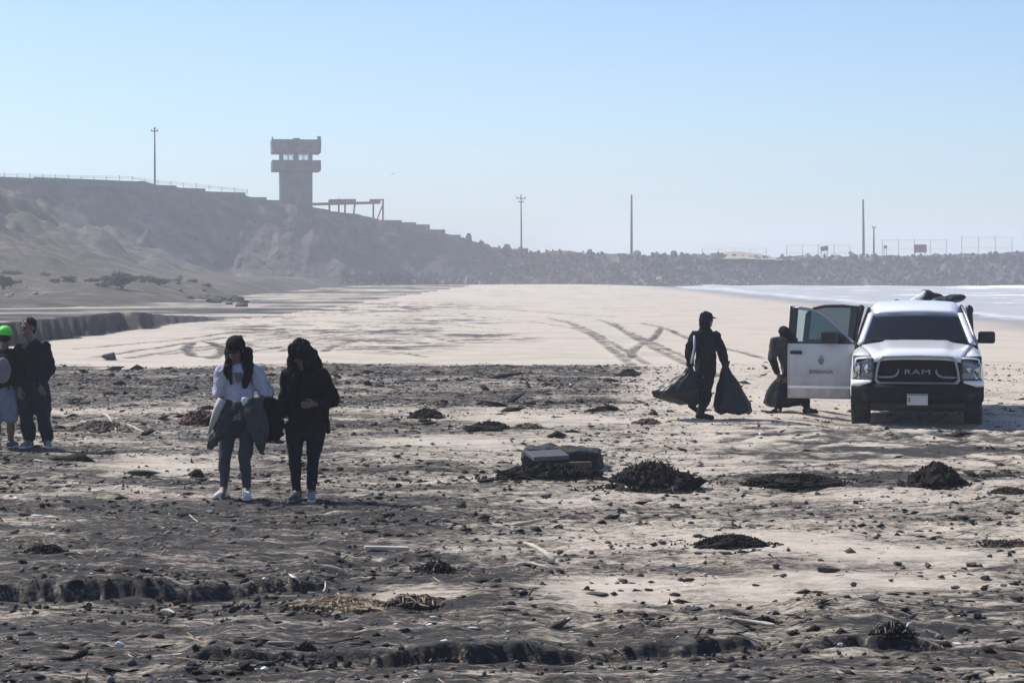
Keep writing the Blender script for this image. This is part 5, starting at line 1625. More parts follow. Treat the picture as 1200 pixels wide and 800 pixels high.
# ---- standing man in dark clothes, hands low
def man_dark():
    g = Fig('person', 'person in loose dark tracksuit standing beside the person with the neon cap', 39, 529, 91.3)
    J = g.J
    fwd = (-0.55, -0.8, -0.1); hc = J(33, 389, 0)
    hipL, hipR = J(30, 462), J(49, 462); knL, knR = J(31.5, 494, -0.03), J(51, 494, -0.03); anL, anR = J(34, 520, 0.02), J(55, 520, 0.02)
    shL, shR = J(24, 415), J(52, 414); elL, elR = J(22, 440, 0.04), J(57, 438, 0.05); wrL, wrR = J(25, 460, -0.12), J(51, 455, -0.12)
    body = head_prims(hc, fwd, k=1.05) + [('c', J(36, 408), 0.06, hc - Vector((0, 0, 0.05)), 0.055)]
    body += [('c', J(38, 420), 0.13, J(39, 445), 0.12, ((0, 1, 0), 0.7)), ('c', J(39, 445), 0.12, J(40, 462), 0.12, ((0, 1, 0), 0.8))]
    for sh, el, wr, r in ((shL, elL, wrL, False), (shR, elR, wrR, True)):
        body += limb(sh, 0.055, el, 0.042, wr, 0.03) + [('c', J(38, 416), 0.08, sh, 0.055)] + hand_prims(wr, (0.15, -0.2, -1), (0.3, 1, 0), 0.6, r, 1.08)
    for hp, kn, an in ((hipL, knL, anL), (hipR, knR, anR)): body += limb(hp, 0.09, kn, 0.055, an, 0.038) + [('c', an, 0.036, an + Vector((0, -0.10, -0.05)), 0.03)]
    bd = g.blob('body', body, M_SKIN, 0.0085, 2); face(g, bd, hc, fwd, k=1.05)
    tr = [('c', J(40, 458), 0.16, J(40, 466), 0.17, ((0, 1, 0), 0.75))]
    for hp, kn, an in ((hipL, knL, anL), (hipR, knR, anR)): tr += limb(hp, 0.115, kn, 0.092, an + Vector((0, 0, 0.02)), 0.08)
    g.blob('trousers', tr, mat('dark_track_trousers', (0.020, 0.022, 0.030), 0.9, 0.3, 10, spec=0.1), 0.014, 4, 0.012, 10)
    tp = [('c', J(38, 418, 0.0), 0.175, J(39, 440), 0.175, ((0, 1, 0), 0.72)), ('c', J(39, 440), 0.16, J(40, 458), 0.165, ((0, 1, 0), 0.72)), ('c', shL, 0.095, shR, 0.095, ((0, 1, 0), 0.9)), ('c', J(36, 410, 0.02), 0.085, J(37, 416, 0.02), 0.10)]
    for a, e, w in ((shL, elL, wrL), (shR, elR, wrR)): tp += [('c', a, 0.09, e, 0.08), ('c', e, 0.08, e.lerp(w, 0.8), 0.065)]
    g.blob('jacket', tp, M_NAVY, 0.014, 4, 0.018, 8)
    B = basis(fwd)
    g.blob('hair', [('e', hc + B @ Vector((0, -0.025, 0.045)), (0.086, 0.10, 0.085), B), ('c', hc + B @ Vector((0, -0.06, 0.02)), 0.065, hc + B @ Vector((0, -0.055, -0.05)), 0.05)], M_HAIR, 0.010, 2, 0.006, 30)
    shoe(g, 'shoe', anL, (-0.25, -1, 0), M_SHOE_G, 0.28, M_SHOE_W); shoe(g, 'shoe', anR, (0.35, -1, 0), M_SHOE_G, 0.28, M_SHOE_W)
man_dark()

# ---- person with a neon cap and a backpack, seen from behind
def neon_cap():
    g = Fig('person', 'person in neon green cap, dark top and pale blue shorts wearing a grey backpack', 6, 528, 91.3)
    J = g.J
    fwd = (0.15, 1, -0.05); hc = J(6, 397, 0)
    hipL, hipR = J(-2, 465), J(13, 465); knL, knR = J(-3, 497, -0.02), J(13, 497, -0.02); anL, anR = J(-4, 520, 0.03), J(12, 520, 0.03)
    shL, shR = J(-10, 420), J(19, 419); elL, elR = J(-14, 444, -0.04), J(23, 442, 0.0); wrL, wrR = J(-12, 464, 0.06), J(21, 462, 0.10)
    body = head_prims(hc, fwd) + [('c', J(5, 413), 0.055, hc - Vector((0, 0, 0.05)), 0.052)]
    body += [('c', J(5, 425), 0.12, J(5, 447), 0.11, ((0, 1, 0), 0.7)), ('c', J(5, 447), 0.11, J(5, 464), 0.115, ((0, 1, 0), 0.8))]
    for sh, el, wr, r in ((shL, elL, wrL, True), (shR, elR, wrR, False)):
        body += limb(sh, 0.05, el, 0.04, wr, 0.028) + [('c', J(5, 421), 0.075, sh, 0.05)] + hand_prims(wr, (0, 0.15, -1), (0.8, 0.3, 0), 0.5, r)
    for hp, kn, an in ((hipL, knL, anL), (hipR, knR, anR)): body += limb(hp, 0.09, kn, 0.055, an, 0.036) + [('c', an.lerp(kn, 0.65), 0.058, an.lerp(kn, 0.45), 0.05), ('c', an, 0.036, an + Vector((0, 0.10, -0.05)), 0.03)]
    bd = g.blob('body', body, M_SKIN, 0.0085, 2); face(g, bd, hc, fwd)
    so = [('c', J(5, 458), 0.15, J(5, 468), 0.16, ((0, 1, 0), 0.78))]
    for hp, kn in ((hipL, knL), (hipR, knR)): so += [('c', hp, 0.115, hp.lerp(kn, 0.80), 0.105)]
    g.blob('shorts', so, M_SHORT, 0.014, 4, 0.012, 9)
    tp = [('c', J(5, 424), 0.145, J(5, 445), 0.14, ((0, 1, 0), 0.72)), ('c', J(5, 445), 0.14, J(5, 458), 0.15, ((0, 1, 0), 0.75)), ('c', shL, 0.085, shR, 0.085, ((0, 1, 0), 0.9))]
    for a, e in ((shL, elL), (shR, elR)): tp += [('c', a, 0.08, e, 0.07)]
    g.blob('top', tp, M_BLKCL, 0.014, 4, 0.012, 9)
    B = basis(fwd)
    cp = g.blob('cap', [('e', hc + B @ Vector((0, -0.012, 0.05)), (0.096, 0.115, 0.088), B)], M_NEON, 0.010, 2)
    mb = MB(); c0 = hc + B @ Vector((0, 0.085, 0.045))
    mb.grid([[c0 + B @ Vector((0.08 * math.sin(a), r * math.cos(a) - 0.03, -0.1 * r)) for a in np.linspace(-1.4, 1.4, 11)] for r in (0.02, 0.06, 0.11)]); mb.build('visor', M_NEON, cp, True, solid=0.006)
    g.blob('hair', [('e', hc + B @ Vector((0, -0.02, 0.0)), (0.080, 0.098, 0.085), B)], M_HAIR, 0.010, 2)
    shoe(g, 'shoe', anL, (-0.2, 1, 0), M_SHOE_D, 0.26, M_SHOE_W); shoe(g, 'shoe', anR, (0.2, 1, 0), M_SHOE_D, 0.26, M_SHOE_W)
    # backpack (carried)
    t = empty('backpack', (g.loc[0], g.loc[1], g.loc[2])); tag(t, 'grey backpack with black edges on the back of the person in the neon cap', 'backpack')
    me = bake((lambda m_: (ellipsoid(m_, J(7, 437, -0.20), (0.155, 0.10, 0.22)), m_)[1])(MB()).mesh('pack_shell'), remesh=0.014, smooth_it=2); displace(me, 0.01, 10, 2)
    link('pack_shell', me, M_BLKCL, t, True)
    me = bake((lambda m_: (ellipsoid(m_, J(9, 436, -0.275), (0.105, 0.055, 0.17)), m_)[1])(MB()).mesh('front_panel'), remesh=0.012, smooth_it=2); displace(me, 0.008, 14, 4)
    link('front_panel', me, M_GREYP, t, True)
    for x in (-4, 14):
        mb = MB(); mb.tube([J(x, 425, -0.15), J(x, 412.5, -0.06), J(x, 414, 0.10), J(x, 432, 0.15)], 0.022, 8); mb.build('strap', M_BLKCL, t, True)
neon_cap()

# ---- garbage bags carried over the sand
def bag(label, loc_s, J, path, secs, seed, m=None):
    """path: centres from the neck down; secs: (half width x, half depth y) of each"""
    nseg = 36; me_rows = []
    rnd = random.Random(seed)
    ph = [rnd.uniform(0, 6.28) for _ in range(3)]
    N = len(path)
    pts = []
    tt = np.linspace(0, N - 1, N * 5)
    P = np.array([list(p) for p in path]); S = np.array(secs)
    for t in tt:
        c = np.array([np.interp(t, range(N), P[:, k]) for k in range(3)]); sx = np.interp(t, range(N), S[:, 0]); sy = np.interp(t, range(N), S[:, 1])
        f = t / (N - 1)
        row = []
        for k in range(nseg):
            a = 2 * math.pi * k / nseg
            pl = 1 + 0.16 * (1 - f) * math.sin(9 * a + ph[0]) + 0.07 * math.sin(5 * a + ph[1] + 2 * f) + 0.04 * math.sin(13 * a + ph[2] - 4 * f)
            row.append((c[0] + sx * math.cos(a) * pl, c[1] + sy * math.sin(a) * pl, c[2] + 0.02 * math.sin(4 * a + ph[1]) * f))
        row.append(row[0]); pts.append(row)
    mb = MB(); mb.grid(pts)
    mb.add(pts[-1][:-1], [tuple(range(nseg))]); mb.add(pts[0][:-1], [tuple(range(nseg))])
    me = mb.mesh('garbage_bag')
    bm = bmesh.new(); bm.from_mesh(me); bmesh.ops.remove_doubles(bm, verts=bm.verts, dist=1e-4); bmesh.ops.recalc_face_normals(bm, faces=bm.faces); bm.to_mesh(me); bm.free()
    displace(me, 0.02, 8, seed)
    o = link('garbage_bag', me, m or M_BAG, None, True); o.location = loc_s
    tag(o, label, 'garbage bag')
    return o

# ---- man walking with two bags
def man_bags():
    g = Fig('person', 'person in dark hooded workwear walking with a black garbage bag in each hand', 826, 493, 75.6)
    J = g.J
    fwd = (0.75, 0.55, -0.12); hc = J(829, 377, 0)
    hipL, hipR = J(821, 440, -0.05), J(831, 440, 0.06); knL, knR = J(829, 463, -0.10), J(826, 465, 0.10); anL, anR = J(821, 484.5, 0.02), J(814, 474, 0.14)
    shL, shR = J(813, 396, -0.08), J(840, 397, 0.08); elL, elR = J(807, 414, -0.12), J(846, 413, 0.08); wrL, wrR = J(808, 430, -0.13), J(850, 427, 0.05)
    body = head_prims(hc, fwd) + [('c', J(827, 391), 0.06, hc - Vector((0, 0, 0.05)), 0.055)]
    body += [('c', J(827, 402), 0.13, J(827, 424), 0.12, ((0.55, -0.75, 0), 0.75)), ('c', J(827, 424), 0.12, J(826, 440), 0.12)]
    for sh, el, wr, r in ((shL, elL, wrL, True), (shR, elR, wrR, False)):
        body += limb(sh, 0.052, el, 0.042, wr, 0.03) + [('c', J(827, 398), 0.08, sh, 0.055)] + hand_prims(wr, (0, 0, -1), (0.7, 0.7, 0), 1.1, r, 1.05)
    for hp, kn, an in ((hipL, knL, anL), (hipR, knR, anR)): body += limb(hp, 0.09, kn, 0.058, an, 0.038)
    bd = g.blob('body', body, M_SKIN, 0.0085, 2); face(g, bd, hc, fwd)
    tr = [('c', J(826, 434), 0.16, J(826, 442), 0.165, ((0.55, -0.75, 0), 0.85))]
    for hp, kn, an in ((hipL, knL, anL), (hipR, knR, anR)): tr += limb(hp, 0.108, kn, 0.08, an, 0.062)
    g.blob('trousers', tr, M_NAVY, 0.014, 4, 0.014, 9)
    tp = [('c', J(827, 402), 0.165, J(827, 424), 0.165, ((0.55, -0.75, 0), 0.8)), ('c', J(827, 424), 0.165, J(826, 436), 0.175, ((0.55, -0.75, 0), 0.85)), ('c', shL, 0.095, shR, 0.095), ('c', J(827, 391), 0.10, J(827, 396), 0.12)]
    for a, e, w in ((shL, elL, wrL), (shR, elR, wrR)): tp += [('c', a, 0.09, e, 0.078), ('c', e, 0.078, e.lerp(w, 0.85), 0.062)]
    jk = g.blob('jacket', tp, M_NAVY, 0.014, 4, 0.016, 9)
    mb = MB(); mb.tube([shL + Vector((-0.005, -0.098, 0.02)), J(812.5, 408, -0.19), J(810, 420, -0.22), J(808.5, 427, -0.205)], 0.017, 8); mb.build('sleeve_stripe', M_REFL, jk, True)
    B = basis(fwd)
    g.blob('hood', [('e', hc + B @ Vector((0, -0.03, 0.03)), (0.098, 0.115, 0.105), B), ('c', hc + B @ Vector((0, -0.06, -0.02)), 0.085, J(826, 391), 0.085)], M_NAVY, 0.012, 2, 0.008, 14)
    cp = MB(); c0 = hc + B @ Vector((0, 0.085, 0.06))
    cp.grid([[c0 + B @ Vector((0.08 * math.sin(a), r * math.cos(a) - 0.03, -0.15 * r)) for a in np.linspace(-1.4, 1.4, 11)] for r in (0.02, 0.06, 0.10)]); cp.build('visor', M_NAVY, g.t, True, solid=0.006)
    mb = MB(); mb.tube([hc + B @ Vector((-0.085, 0.02, -0.045)), hc + B @ Vector((-0.06, 0.075, -0.06)), hc + B @ Vector((0, 0.10, -0.07))], [0.018, 0.02, 0.016], 8); mb.build('face_cover', M_REFL, g.t, True)
    shoe(g, 'boot', anL, (0.8, -0.4, 0), M_BLKCL, 0.28)
    a = anR
    g.blob('boot', [('c', a + Vector((0, 0, 0.02)), 0.055, a + Vector((-0.04, 0.02, -0.05)), 0.048), ('c', a + Vector((-0.05, 0.02, -0.05)), 0.045, a + Vector((0.10, 0.06, -0.16)), 0.038)], M_BLKCL, 0.010, 2)
    # bags
    bag('full black garbage bag swinging behind the walking person, held low', g.loc, J, [J(808, 431, -0.13), J(806, 440, -0.13), J(800, 449, -0.12), J(794, 459, -0.12), J(793, 466, -0.12), J(806, 474, -0.12)],
        [(0.035, 0.035), (0.10, 0.09), (0.24, 0.17), (0.37, 0.24), (0.36, 0.22), (0.16, 0.12)], 11)
    bag('tall black garbage bag held out in front of the walking person', g.loc, J, [J(850, 425, 0.05), J(850.5, 432, 0.05), J(852, 440, 0.05), J(855, 456, 0.05), J(859.5, 476, 0.05), J(860.5, 484, 0.05), J(860.5, 486.5, 0.05)],
        [(0.07, 0.05), (0.04, 0.035), (0.09, 0.08), (0.19, 0.15), (0.29, 0.2), (0.29, 0.2), (0.22, 0.15)], 12)
man_bags()

# ---- man stooping behind the open door
def man_stoop():
    g = Fig('person', 'person in faded grey shirt stooping over a garbage bag behind the open truck door', 928, 486, 71.3)
    J = g.J
    fwd = (0.55, -0.55, -0.75); hc = J(918, 393, -0.12)
    hipL, hipR = J(924, 442, 0.04), J(938, 442, 0.04); knL, knR = J(913, 463, -0.05), J(943, 463, -0.02); anL, anR = J(912, 480, 0.02), J(946, 480, 0.03)
    shL, shR = J(908, 402, -0.06), J(929, 402, -0.04); elL, elR = J(904, 420, -0.06), J(930, 422, -0.02); wrL, wrR = J(911, 440, -0.12), J(920, 441, -0.10)
    body = head_prims(hc, fwd, (0.3, -0.7, 0.7)) + [('c', J(919, 403, -0.03), 0.06, hc + Vector((0, 0.03, -0.02)), 0.055)]
    body += [('c', J(919, 408), 0.13, J(925, 428, 0.02), 0.12, ((0, 1, 0), 0.75)), ('c', J(925, 428, 0.02), 0.12, J(931, 442, 0.04), 0.12)]
    for sh, el, wr, r in ((shL, elL, wrL, False), (shR, elR, wrR, True)):
        body += limb(sh, 0.055, el, 0.043, wr, 0.03) + [('c', J(919, 404), 0.08, sh, 0.055)] + hand_prims(wr, (0.1, -0.1, -1), (0, 1, 0), 0.9, r, 1.05)
    for hp, kn, an in ((hipL, knL, anL), (hipR, knR, anR)): body += limb(hp, 0.09, kn, 0.058, an, 0.038) + [('c', an, 0.036, an + Vector((0, -0.10, -0.04)), 0.03)]
    bd = g.blob('body', body, M_SKIN, 0.0085, 2); face(g, bd, hc, fwd, (0.3, -0.7, 0.7))
    tr = [('c', J(930, 438, 0.04), 0.16, J(931, 444, 0.04), 0.165)]
    for hp, kn, an in ((hipL, knL, anL), (hipR, knR, anR)): tr += limb(hp, 0.108, kn, 0.08, an, 0.064)
    g.blob('trousers', tr, M_NAVY, 0.014, 4, 0.014, 9)
    tp = [('c', J(919, 406), 0.155, J(925, 428, 0.02), 0.15, ((0, 1, 0), 0.78)), ('c', J(925, 428, 0.02), 0.15, J(930, 441, 0.04), 0.165), ('c', shL, 0.095, shR, 0.095)]
    for a, e in ((shL, elL), (shR, elR)): tp += [('c', a, 0.09, e, 0.078)]
    g.blob('shirt', tp, M_KHAKI, 0.014, 4, 0.016, 9)
    g.blob('sleeves', [('c', elL, 0.072, elL.lerp(wrL, 0.85), 0.056), ('c', elR, 0.072, elR.lerp(wrR, 0.85), 0.056), ('c', elL, 0.05, shL, 0.05), ('c', elR, 0.05, shR, 0.05), ('c', shL, 0.05, shR, 0.05)], M_NAVY, 0.014, 3, 0.01, 9)
    B = basis(fwd, (0.3, -0.7, 0.7))
    cp = g.blob('cap', [('e', hc + B @ Vector((0, -0.015, 0.04)), (0.096, 0.115, 0.088), B), ('e', hc + Vector((0, 0.02, 0.05)), (0.10, 0.10, 0.07), None)], M_NAVY, 0.010, 2)
    mb = MB(); c0 = hc + B @ Vector((0, 0.085, 0.045))
    mb.grid([[c0 + B @ Vector((0.08 * math.sin(a), r * math.cos(a) - 0.03, -0.1 * r)) for a in np.linspace(-1.4, 1.4, 11)] for r in (0.02, 0.06, 0.11)]); mb.build('visor', M_NAVY, cp, True, solid=0.006)
    shoe(g, 'boot', anL, (-0.6, -0.8, 0), M_BLKCL, 0.28); shoe(g, 'boot', anR, (0.7, -0.7, 0), M_BLKCL, 0.28)
    bag('wide black garbage bag between the stooping person\'s legs behind the truck door', g.loc, J, [J(916, 440, -0.12), J(918, 446, 0.0), J(921, 456, 0.14), J(923, 466, 0.24), J(923, 474, 0.26), J(923, 478, 0.26)],
        [(0.05, 0.05), (0.12, 0.08), (0.24, 0.16), (0.32, 0.2), (0.34, 0.2), (0.28, 0.16)], 13)
man_stoop()
# ------------------------------------------------------------------ litter lying on the beach
M_STONE = mat('dark_beach_stone', (0.060, 0.056, 0.055), 0.85, 0.5, 9, obj_var=0.45)
M_KELP = mat('dried_dark_seaweed', (0.012, 0.011, 0.011), 0.9, col2=(0.028, 0.023, 0.020), scale=12, spec=0.15)
M_KELPB = mat('brown_seaweed', (0.10, 0.060, 0.042), 0.8, col2=(0.03, 0.022, 0.018), scale=9)
M_STRAW = mat('straw_litter', (0.36, 0.27, 0.18), 0.9, 0.4, 15)
M_DRIFT = mat('bleached_driftwood', (0.55, 0.49, 0.40), 0.8, 0.3, 14)
M_DRIFT2 = mat('grey_driftwood', (0.17, 0.15, 0.13), 0.85, 0.4, 14)
M_PALE = mat('pale_plastic', (0.66, 0.65, 0.62), 0.6, 0.2, 20)
M_RED = mat('faded_red_fibre', (0.085, 0.038, 0.032), 0.85, 0.4, 10)
M_GREYST = mat('grey_pebble', (0.20, 0.19, 0.18), 0.85, 0.45, 12)

def scatter_mesh(name, n, region, size, m, base='chip', seed=0, dens=None, aspect=(1, 1, 0.6), power=2.2):
    """many small pieces lying on the sand, one mesh"""
    rg = np.random.default_rng(seed)
    y0, y1 = region
    Y = np.sqrt(rg.uniform(y0 * y0, y1 * y1, n * 5)); X = Y * rg.uniform(-0.29, 0.29, n * 5)
    z, D, wet, rough = terrain(X, Y)
    cl = 0.5 + 0.9 * fbm(X * 0.7, Y * 0.9, 3, seed + 5)
    p = np.clip(rough * cl, 0, 1) ** 1.5 * (dens(X, Y, D) if dens is not None else 1.0)
    k = np.nonzero(rg.random(len(p)) < p)[0][:n]
    X, Y, z = X[k], Y[k], z[k]; n = len(k)
    if base == 'chip':
        bv = np.array([(1, 0, 0), (-1, 0.1, 0), (0.1, 1, 0), (0, -1, 0.1), (0.1, 0, 1), (0, 0.1, -1)], float)
        bf = np.array([(0, 2, 4), (2, 1, 4), (1, 3, 4), (3, 0, 4), (2, 0, 5), (1, 2, 5), (3, 1, 5), (0, 3, 5)])
    else:
        bv = np.array([(-1, -1, -0.6), (-1, 1, -0.6), (-1, 0, 1), (1, -0.7, -0.4), (1, 0.7, -0.4), (1, 0, 0.7)], float)
        bf = np.array([(0, 2, 1), (3, 4, 5), (0, 1, 4), (0, 4, 3), (1, 2, 5), (1, 5, 4), (2, 0, 3), (2, 3, 5)])
    s = size[0] + (size[1] - size[0]) * rg.random(n) ** power
    a = rg.uniform(0, 2 * np.pi, n); tl = np.clip(rg.normal(0, 0.18, n), -0.35, 0.35)
    V = np.repeat(bv[None], n, 0) * (1 + 0.35 * rg.normal(size=(n, len(bv), 3)) * (1 if base == 'chip' else 0.3))
    V *= (np.array(aspect)[None, None] * np.exp(0.25 * rg.normal(size=(n, 1, 3)))) * s[:, None, None]
    # tilt about y, then turn about z
    c, q = np.cos(tl)[:, None], np.sin(tl)[:, None]
    x_, z_ = V[..., 0] * c + V[..., 2] * q, -V[..., 0] * q + V[..., 2] * c
    V[..., 0], V[..., 2] = x_, z_
    c, q = np.cos(a)[:, None], np.sin(a)[:, None]
    x_, y_ = V[..., 0] * c - V[..., 1] * q, V[..., 0] * q + V[..., 1] * c
    V[..., 0], V[..., 1] = x_, y_
    V += np.stack([X, Y, z + s * aspect[2] * 0.35], -1)[:, None, :]
    Fc = (bf[None] + (np.arange(n) * len(bv))[:, None, None]).reshape(-1, 3)
    me = bpy.data.meshes.new(name)
    me.vertices.add(n * len(bv)); me.vertices.foreach_set('co', V.astype(np.float32).ravel())
    me.loops.add(Fc.size); me.loops.foreach_set('vertex_index', Fc.astype(np.int32).ravel())
    me.polygons.add(len(Fc)); me.polygons.foreach_set('loop_start', (np.arange(len(Fc)) * 3).astype(np.int32))
    me.update(calc_edges=True); me.validate()
    tag(link(name, me, m), kind='stuff')

dk = lambda X, Y, D: np.clip(0.25 + 1.2 * D, 0, 1)
any_ = lambda X, Y, D: 0.6 + 0 * D
scatter_mesh('seaweed_fragments', 20000, (11, 62), (0.006, 0.050), M_KELP, 'chip', 1, dk, (1.5, 0.8, 0.35), 3.5)
scatter_mesh('seaweed_clumps', 500, (24, 60), (0.04, 0.14), M_KELP, 'chip', 2, dk, (1.6, 0.9, 0.40), 3.0)
scatter_mesh('brown_seaweed_fragments', 7000, (11, 60), (0.006, 0.050), M_KELPB, 'chip', 3, any_, (1.5, 0.8, 0.35), 3.5)
scatter_mesh('grey_pebbles', 9000, (11, 60), (0.005, 0.034), M_GREYST, 'chip', 4, any_, (1.1, 0.9, 0.6), 3.5)
scatter_mesh('dark_pebbles', 10000, (11, 55), (0.005, 0.036), M_STONE, 'chip', 5, any_, (1.1, 0.9, 0.6), 3.5)
scatter_mesh('straw_and_reed_litter', 13000, (11, 60), (0.02, 0.09), M_STRAW, 'twig', 6, any_, (1.0, 0.05, 0.05), 2.2)
scatter_mesh('twig_litter', 7000, (11, 60), (0.015, 0.09), M_DRIFT2, 'twig', 7, any_, (1.0, 0.05, 0.05), 2.5)
scatter_mesh('dark_twig_litter', 9000, (11, 60), (0.015, 0.10), M_KELP, 'twig', 8, dk, (1.0, 0.06, 0.05), 2.2)
scatter_mesh('pale_litter', 3000, (11, 60), (0.005, 0.028), M_PALE, 'chip', 9, any_, (1.5, 0.8, 0.4), 3.5)
scatter_mesh('bleached_wood_splinters', 900, (11, 58), (0.02, 0.10), M_DRIFT, 'twig', 10, any_, (1.0, 0.08, 0.08), 2.8)

def clods():
    rg = random.Random(77); mb = MB()
    src = [rock_mesh('t', 400 + k, 1, 0.5) for k in range(5)]
    tri = [([v.co.copy() for v in m.vertices], [tuple(q.vertices) for q in m.polygons]) for m in src]
    xs, ys, rs = [], [], []
    for i in range(420):
        if rg.random() < 0.5: px = rg.uniform(-20, 400); py = 713 + rg.gauss(6, 7)
        elif rg.random() < 0.85: px = rg.uniform(220, 1090); py = 774 - 22 * max(0, (px - 600) / 490) + 6 + rg.gauss(6, 7)
        else: px = rg.uniform(0, 1200); py = rg.uniform(600, 800)
        x, y = W(px, py); xs.append(x); ys.append(y); rs.append(0.006 + 0.036 * rg.random() ** 3)
    zs = gzs(xs, ys)[0]
    for i, (x, y, z, r) in enumerate(zip(xs, ys, zs, rs)):
        R = Euler((rg.uniform(0, 6), rg.uniform(0, 6), rg.uniform(0, 6))).to_matrix(); vs_, fs_ = tri[i % 5]
        c = Vector((x, y, z + r * 0.3)); mb.add([R @ (q * r) + c for q in vs_], fs_)
    tag(mb.build('sand_clods', mat('damp_dark_sand_clod', (0.030, 0.027, 0.026), 0.95, 0.4, 20)), kind='stuff')
clods()

def on_sand(px, py):
    x, y = W(px, py); z = gz(x, y)
    x, y = W(px, py, z); return Vector((x, y, gz(x, y))), F / y

# ---- stones one can pick out
STONES = [bpy_m for bpy_m in (rock_mesh('stone', 200 + k, 2, 0.62, (1.0, 0.85, 0.62)) for k in range(7))]
for m_ in STONES: m_.materials.append(M_STONE)
def stone(px, py, w, h=None, label=None, seed=0, grp='dark stones lying on the sand'):
    p, s = on_sand(px, py + (h or w * 0.55) / 2)
    o = bpy.data.objects.new('stone', STONES[seed % 7]); COL.objects.link(o)
    rw = w / s / 2; rh = (h or w * 0.55) / s / 2 / 0.62
    o.scale = (rw, rw * 0.85, rh); o.location = p + Vector((0, 0, rh * 0.62 * 0.72)); o.rotation_euler = (0, 0, seed * 2.4 % 6.3)
    if abs(w - (h or w)) > w * 0.5: o.rotation_euler = (0, 0, (seed % 3 - 1) * 0.3)
    tag(o, label or 'small dark stone lying on the sand', 'stone', None if label else grp)
    return o
stone(970, 666, 38, 10, 'long smooth dark stone lying flat on the pale sand', 3)
stone(1192, 697, 24, 14, 'large dark stone beside the long flat stone on pale sand', 5) if False else stone(1192, 697, 24, 14, 'chunky black stone among the small stones on pale sand', 5)
stone(168, 551, 44, 11, 'wide flat grey stone between the two pairs of people', 2)
stone(101, 469, 18, 8, 'small dark block-shaped stone behind the person in the dark tracksuit', 4)
stone(128, 416, 28, 12, 'rounded dark boulder on the sand below the eroded bank', 6)
stone(541, 591, 20, 14, 'black cube-shaped stone beside the shadow of the person in black', 1)
stone(1146, 723, 15, 14, 'upright dark stone beside a low block of stone', 0)
stone(1128, 733, 22, 9, 'low block of dark stone beside the upright stone', 5)
k = 0
for a in ((908, 592, 13), (935, 594, 13, 5), (1003, 587, 11), (909, 660, 12, 7), (1052, 656, 14, 6), (1087, 661, 13, 9), (1139, 660, 20, 8), (1160, 651, 10), (917, 675, 13), (886, 685, 13, 6), (1000, 685, 14, 7),
          (1044, 682, 8), (1103, 677, 12, 5), (1120, 686, 17, 6), (1155, 677, 17, 7), (1153, 691, 14, 7), (1168, 693, 8), (1022, 706, 32, 6), (834, 706, 13, 7), (1124, 714, 22, 10), (813, 714, 30, 7), (693, 645, 11), (716, 644, 12, 7), (743, 641, 9),
          (698, 661, 11, 6), (776, 636, 14, 7), (583, 687, 15, 6), (590, 649, 10), (688, 689, 11, 8), (728, 690, 10, 4), (760, 690, 14, 4), (622, 700, 10), (700, 697, 34, 4), (992, 702, 14, 4), (965, 706, 12, 4), (866, 707, 10, 4), (1068, 694, 14, 4),
          (1085, 692, 12, 4), (1177, 686, 12, 4), (851, 617, 14, 5), (1115, 612, 8), (1143, 610, 10), (1185, 592, 12, 5), (1159, 578, 12, 6), (818, 648, 14, 4), (883, 646, 7), (1060, 607, 7), (1019, 604, 10, 5), (1047, 600, 6), (437, 677, 12, 6),
          (205, 432, 12, 5), (398, 428, 10, 6), (182, 450, 14, 6), (90, 468, 10), (240, 474, 9), (700, 505, 10, 5), (655, 508, 16, 6), (563, 497, 14, 6), (940, 720, 12, 4), (1180, 730, 10, 5), (1090, 707, 10, 4), (800, 585, 10, 5), (560, 560, 10, 5), (640, 580, 18, 6), (460, 560, 14, 5), (430, 545, 9, 5), (1170, 612, 9), (1030, 626, 8), (960, 655, 8, 4), (1190, 655, 8), (1075, 640, 8, 4)):
    k += 1; stone(*a, seed=k)

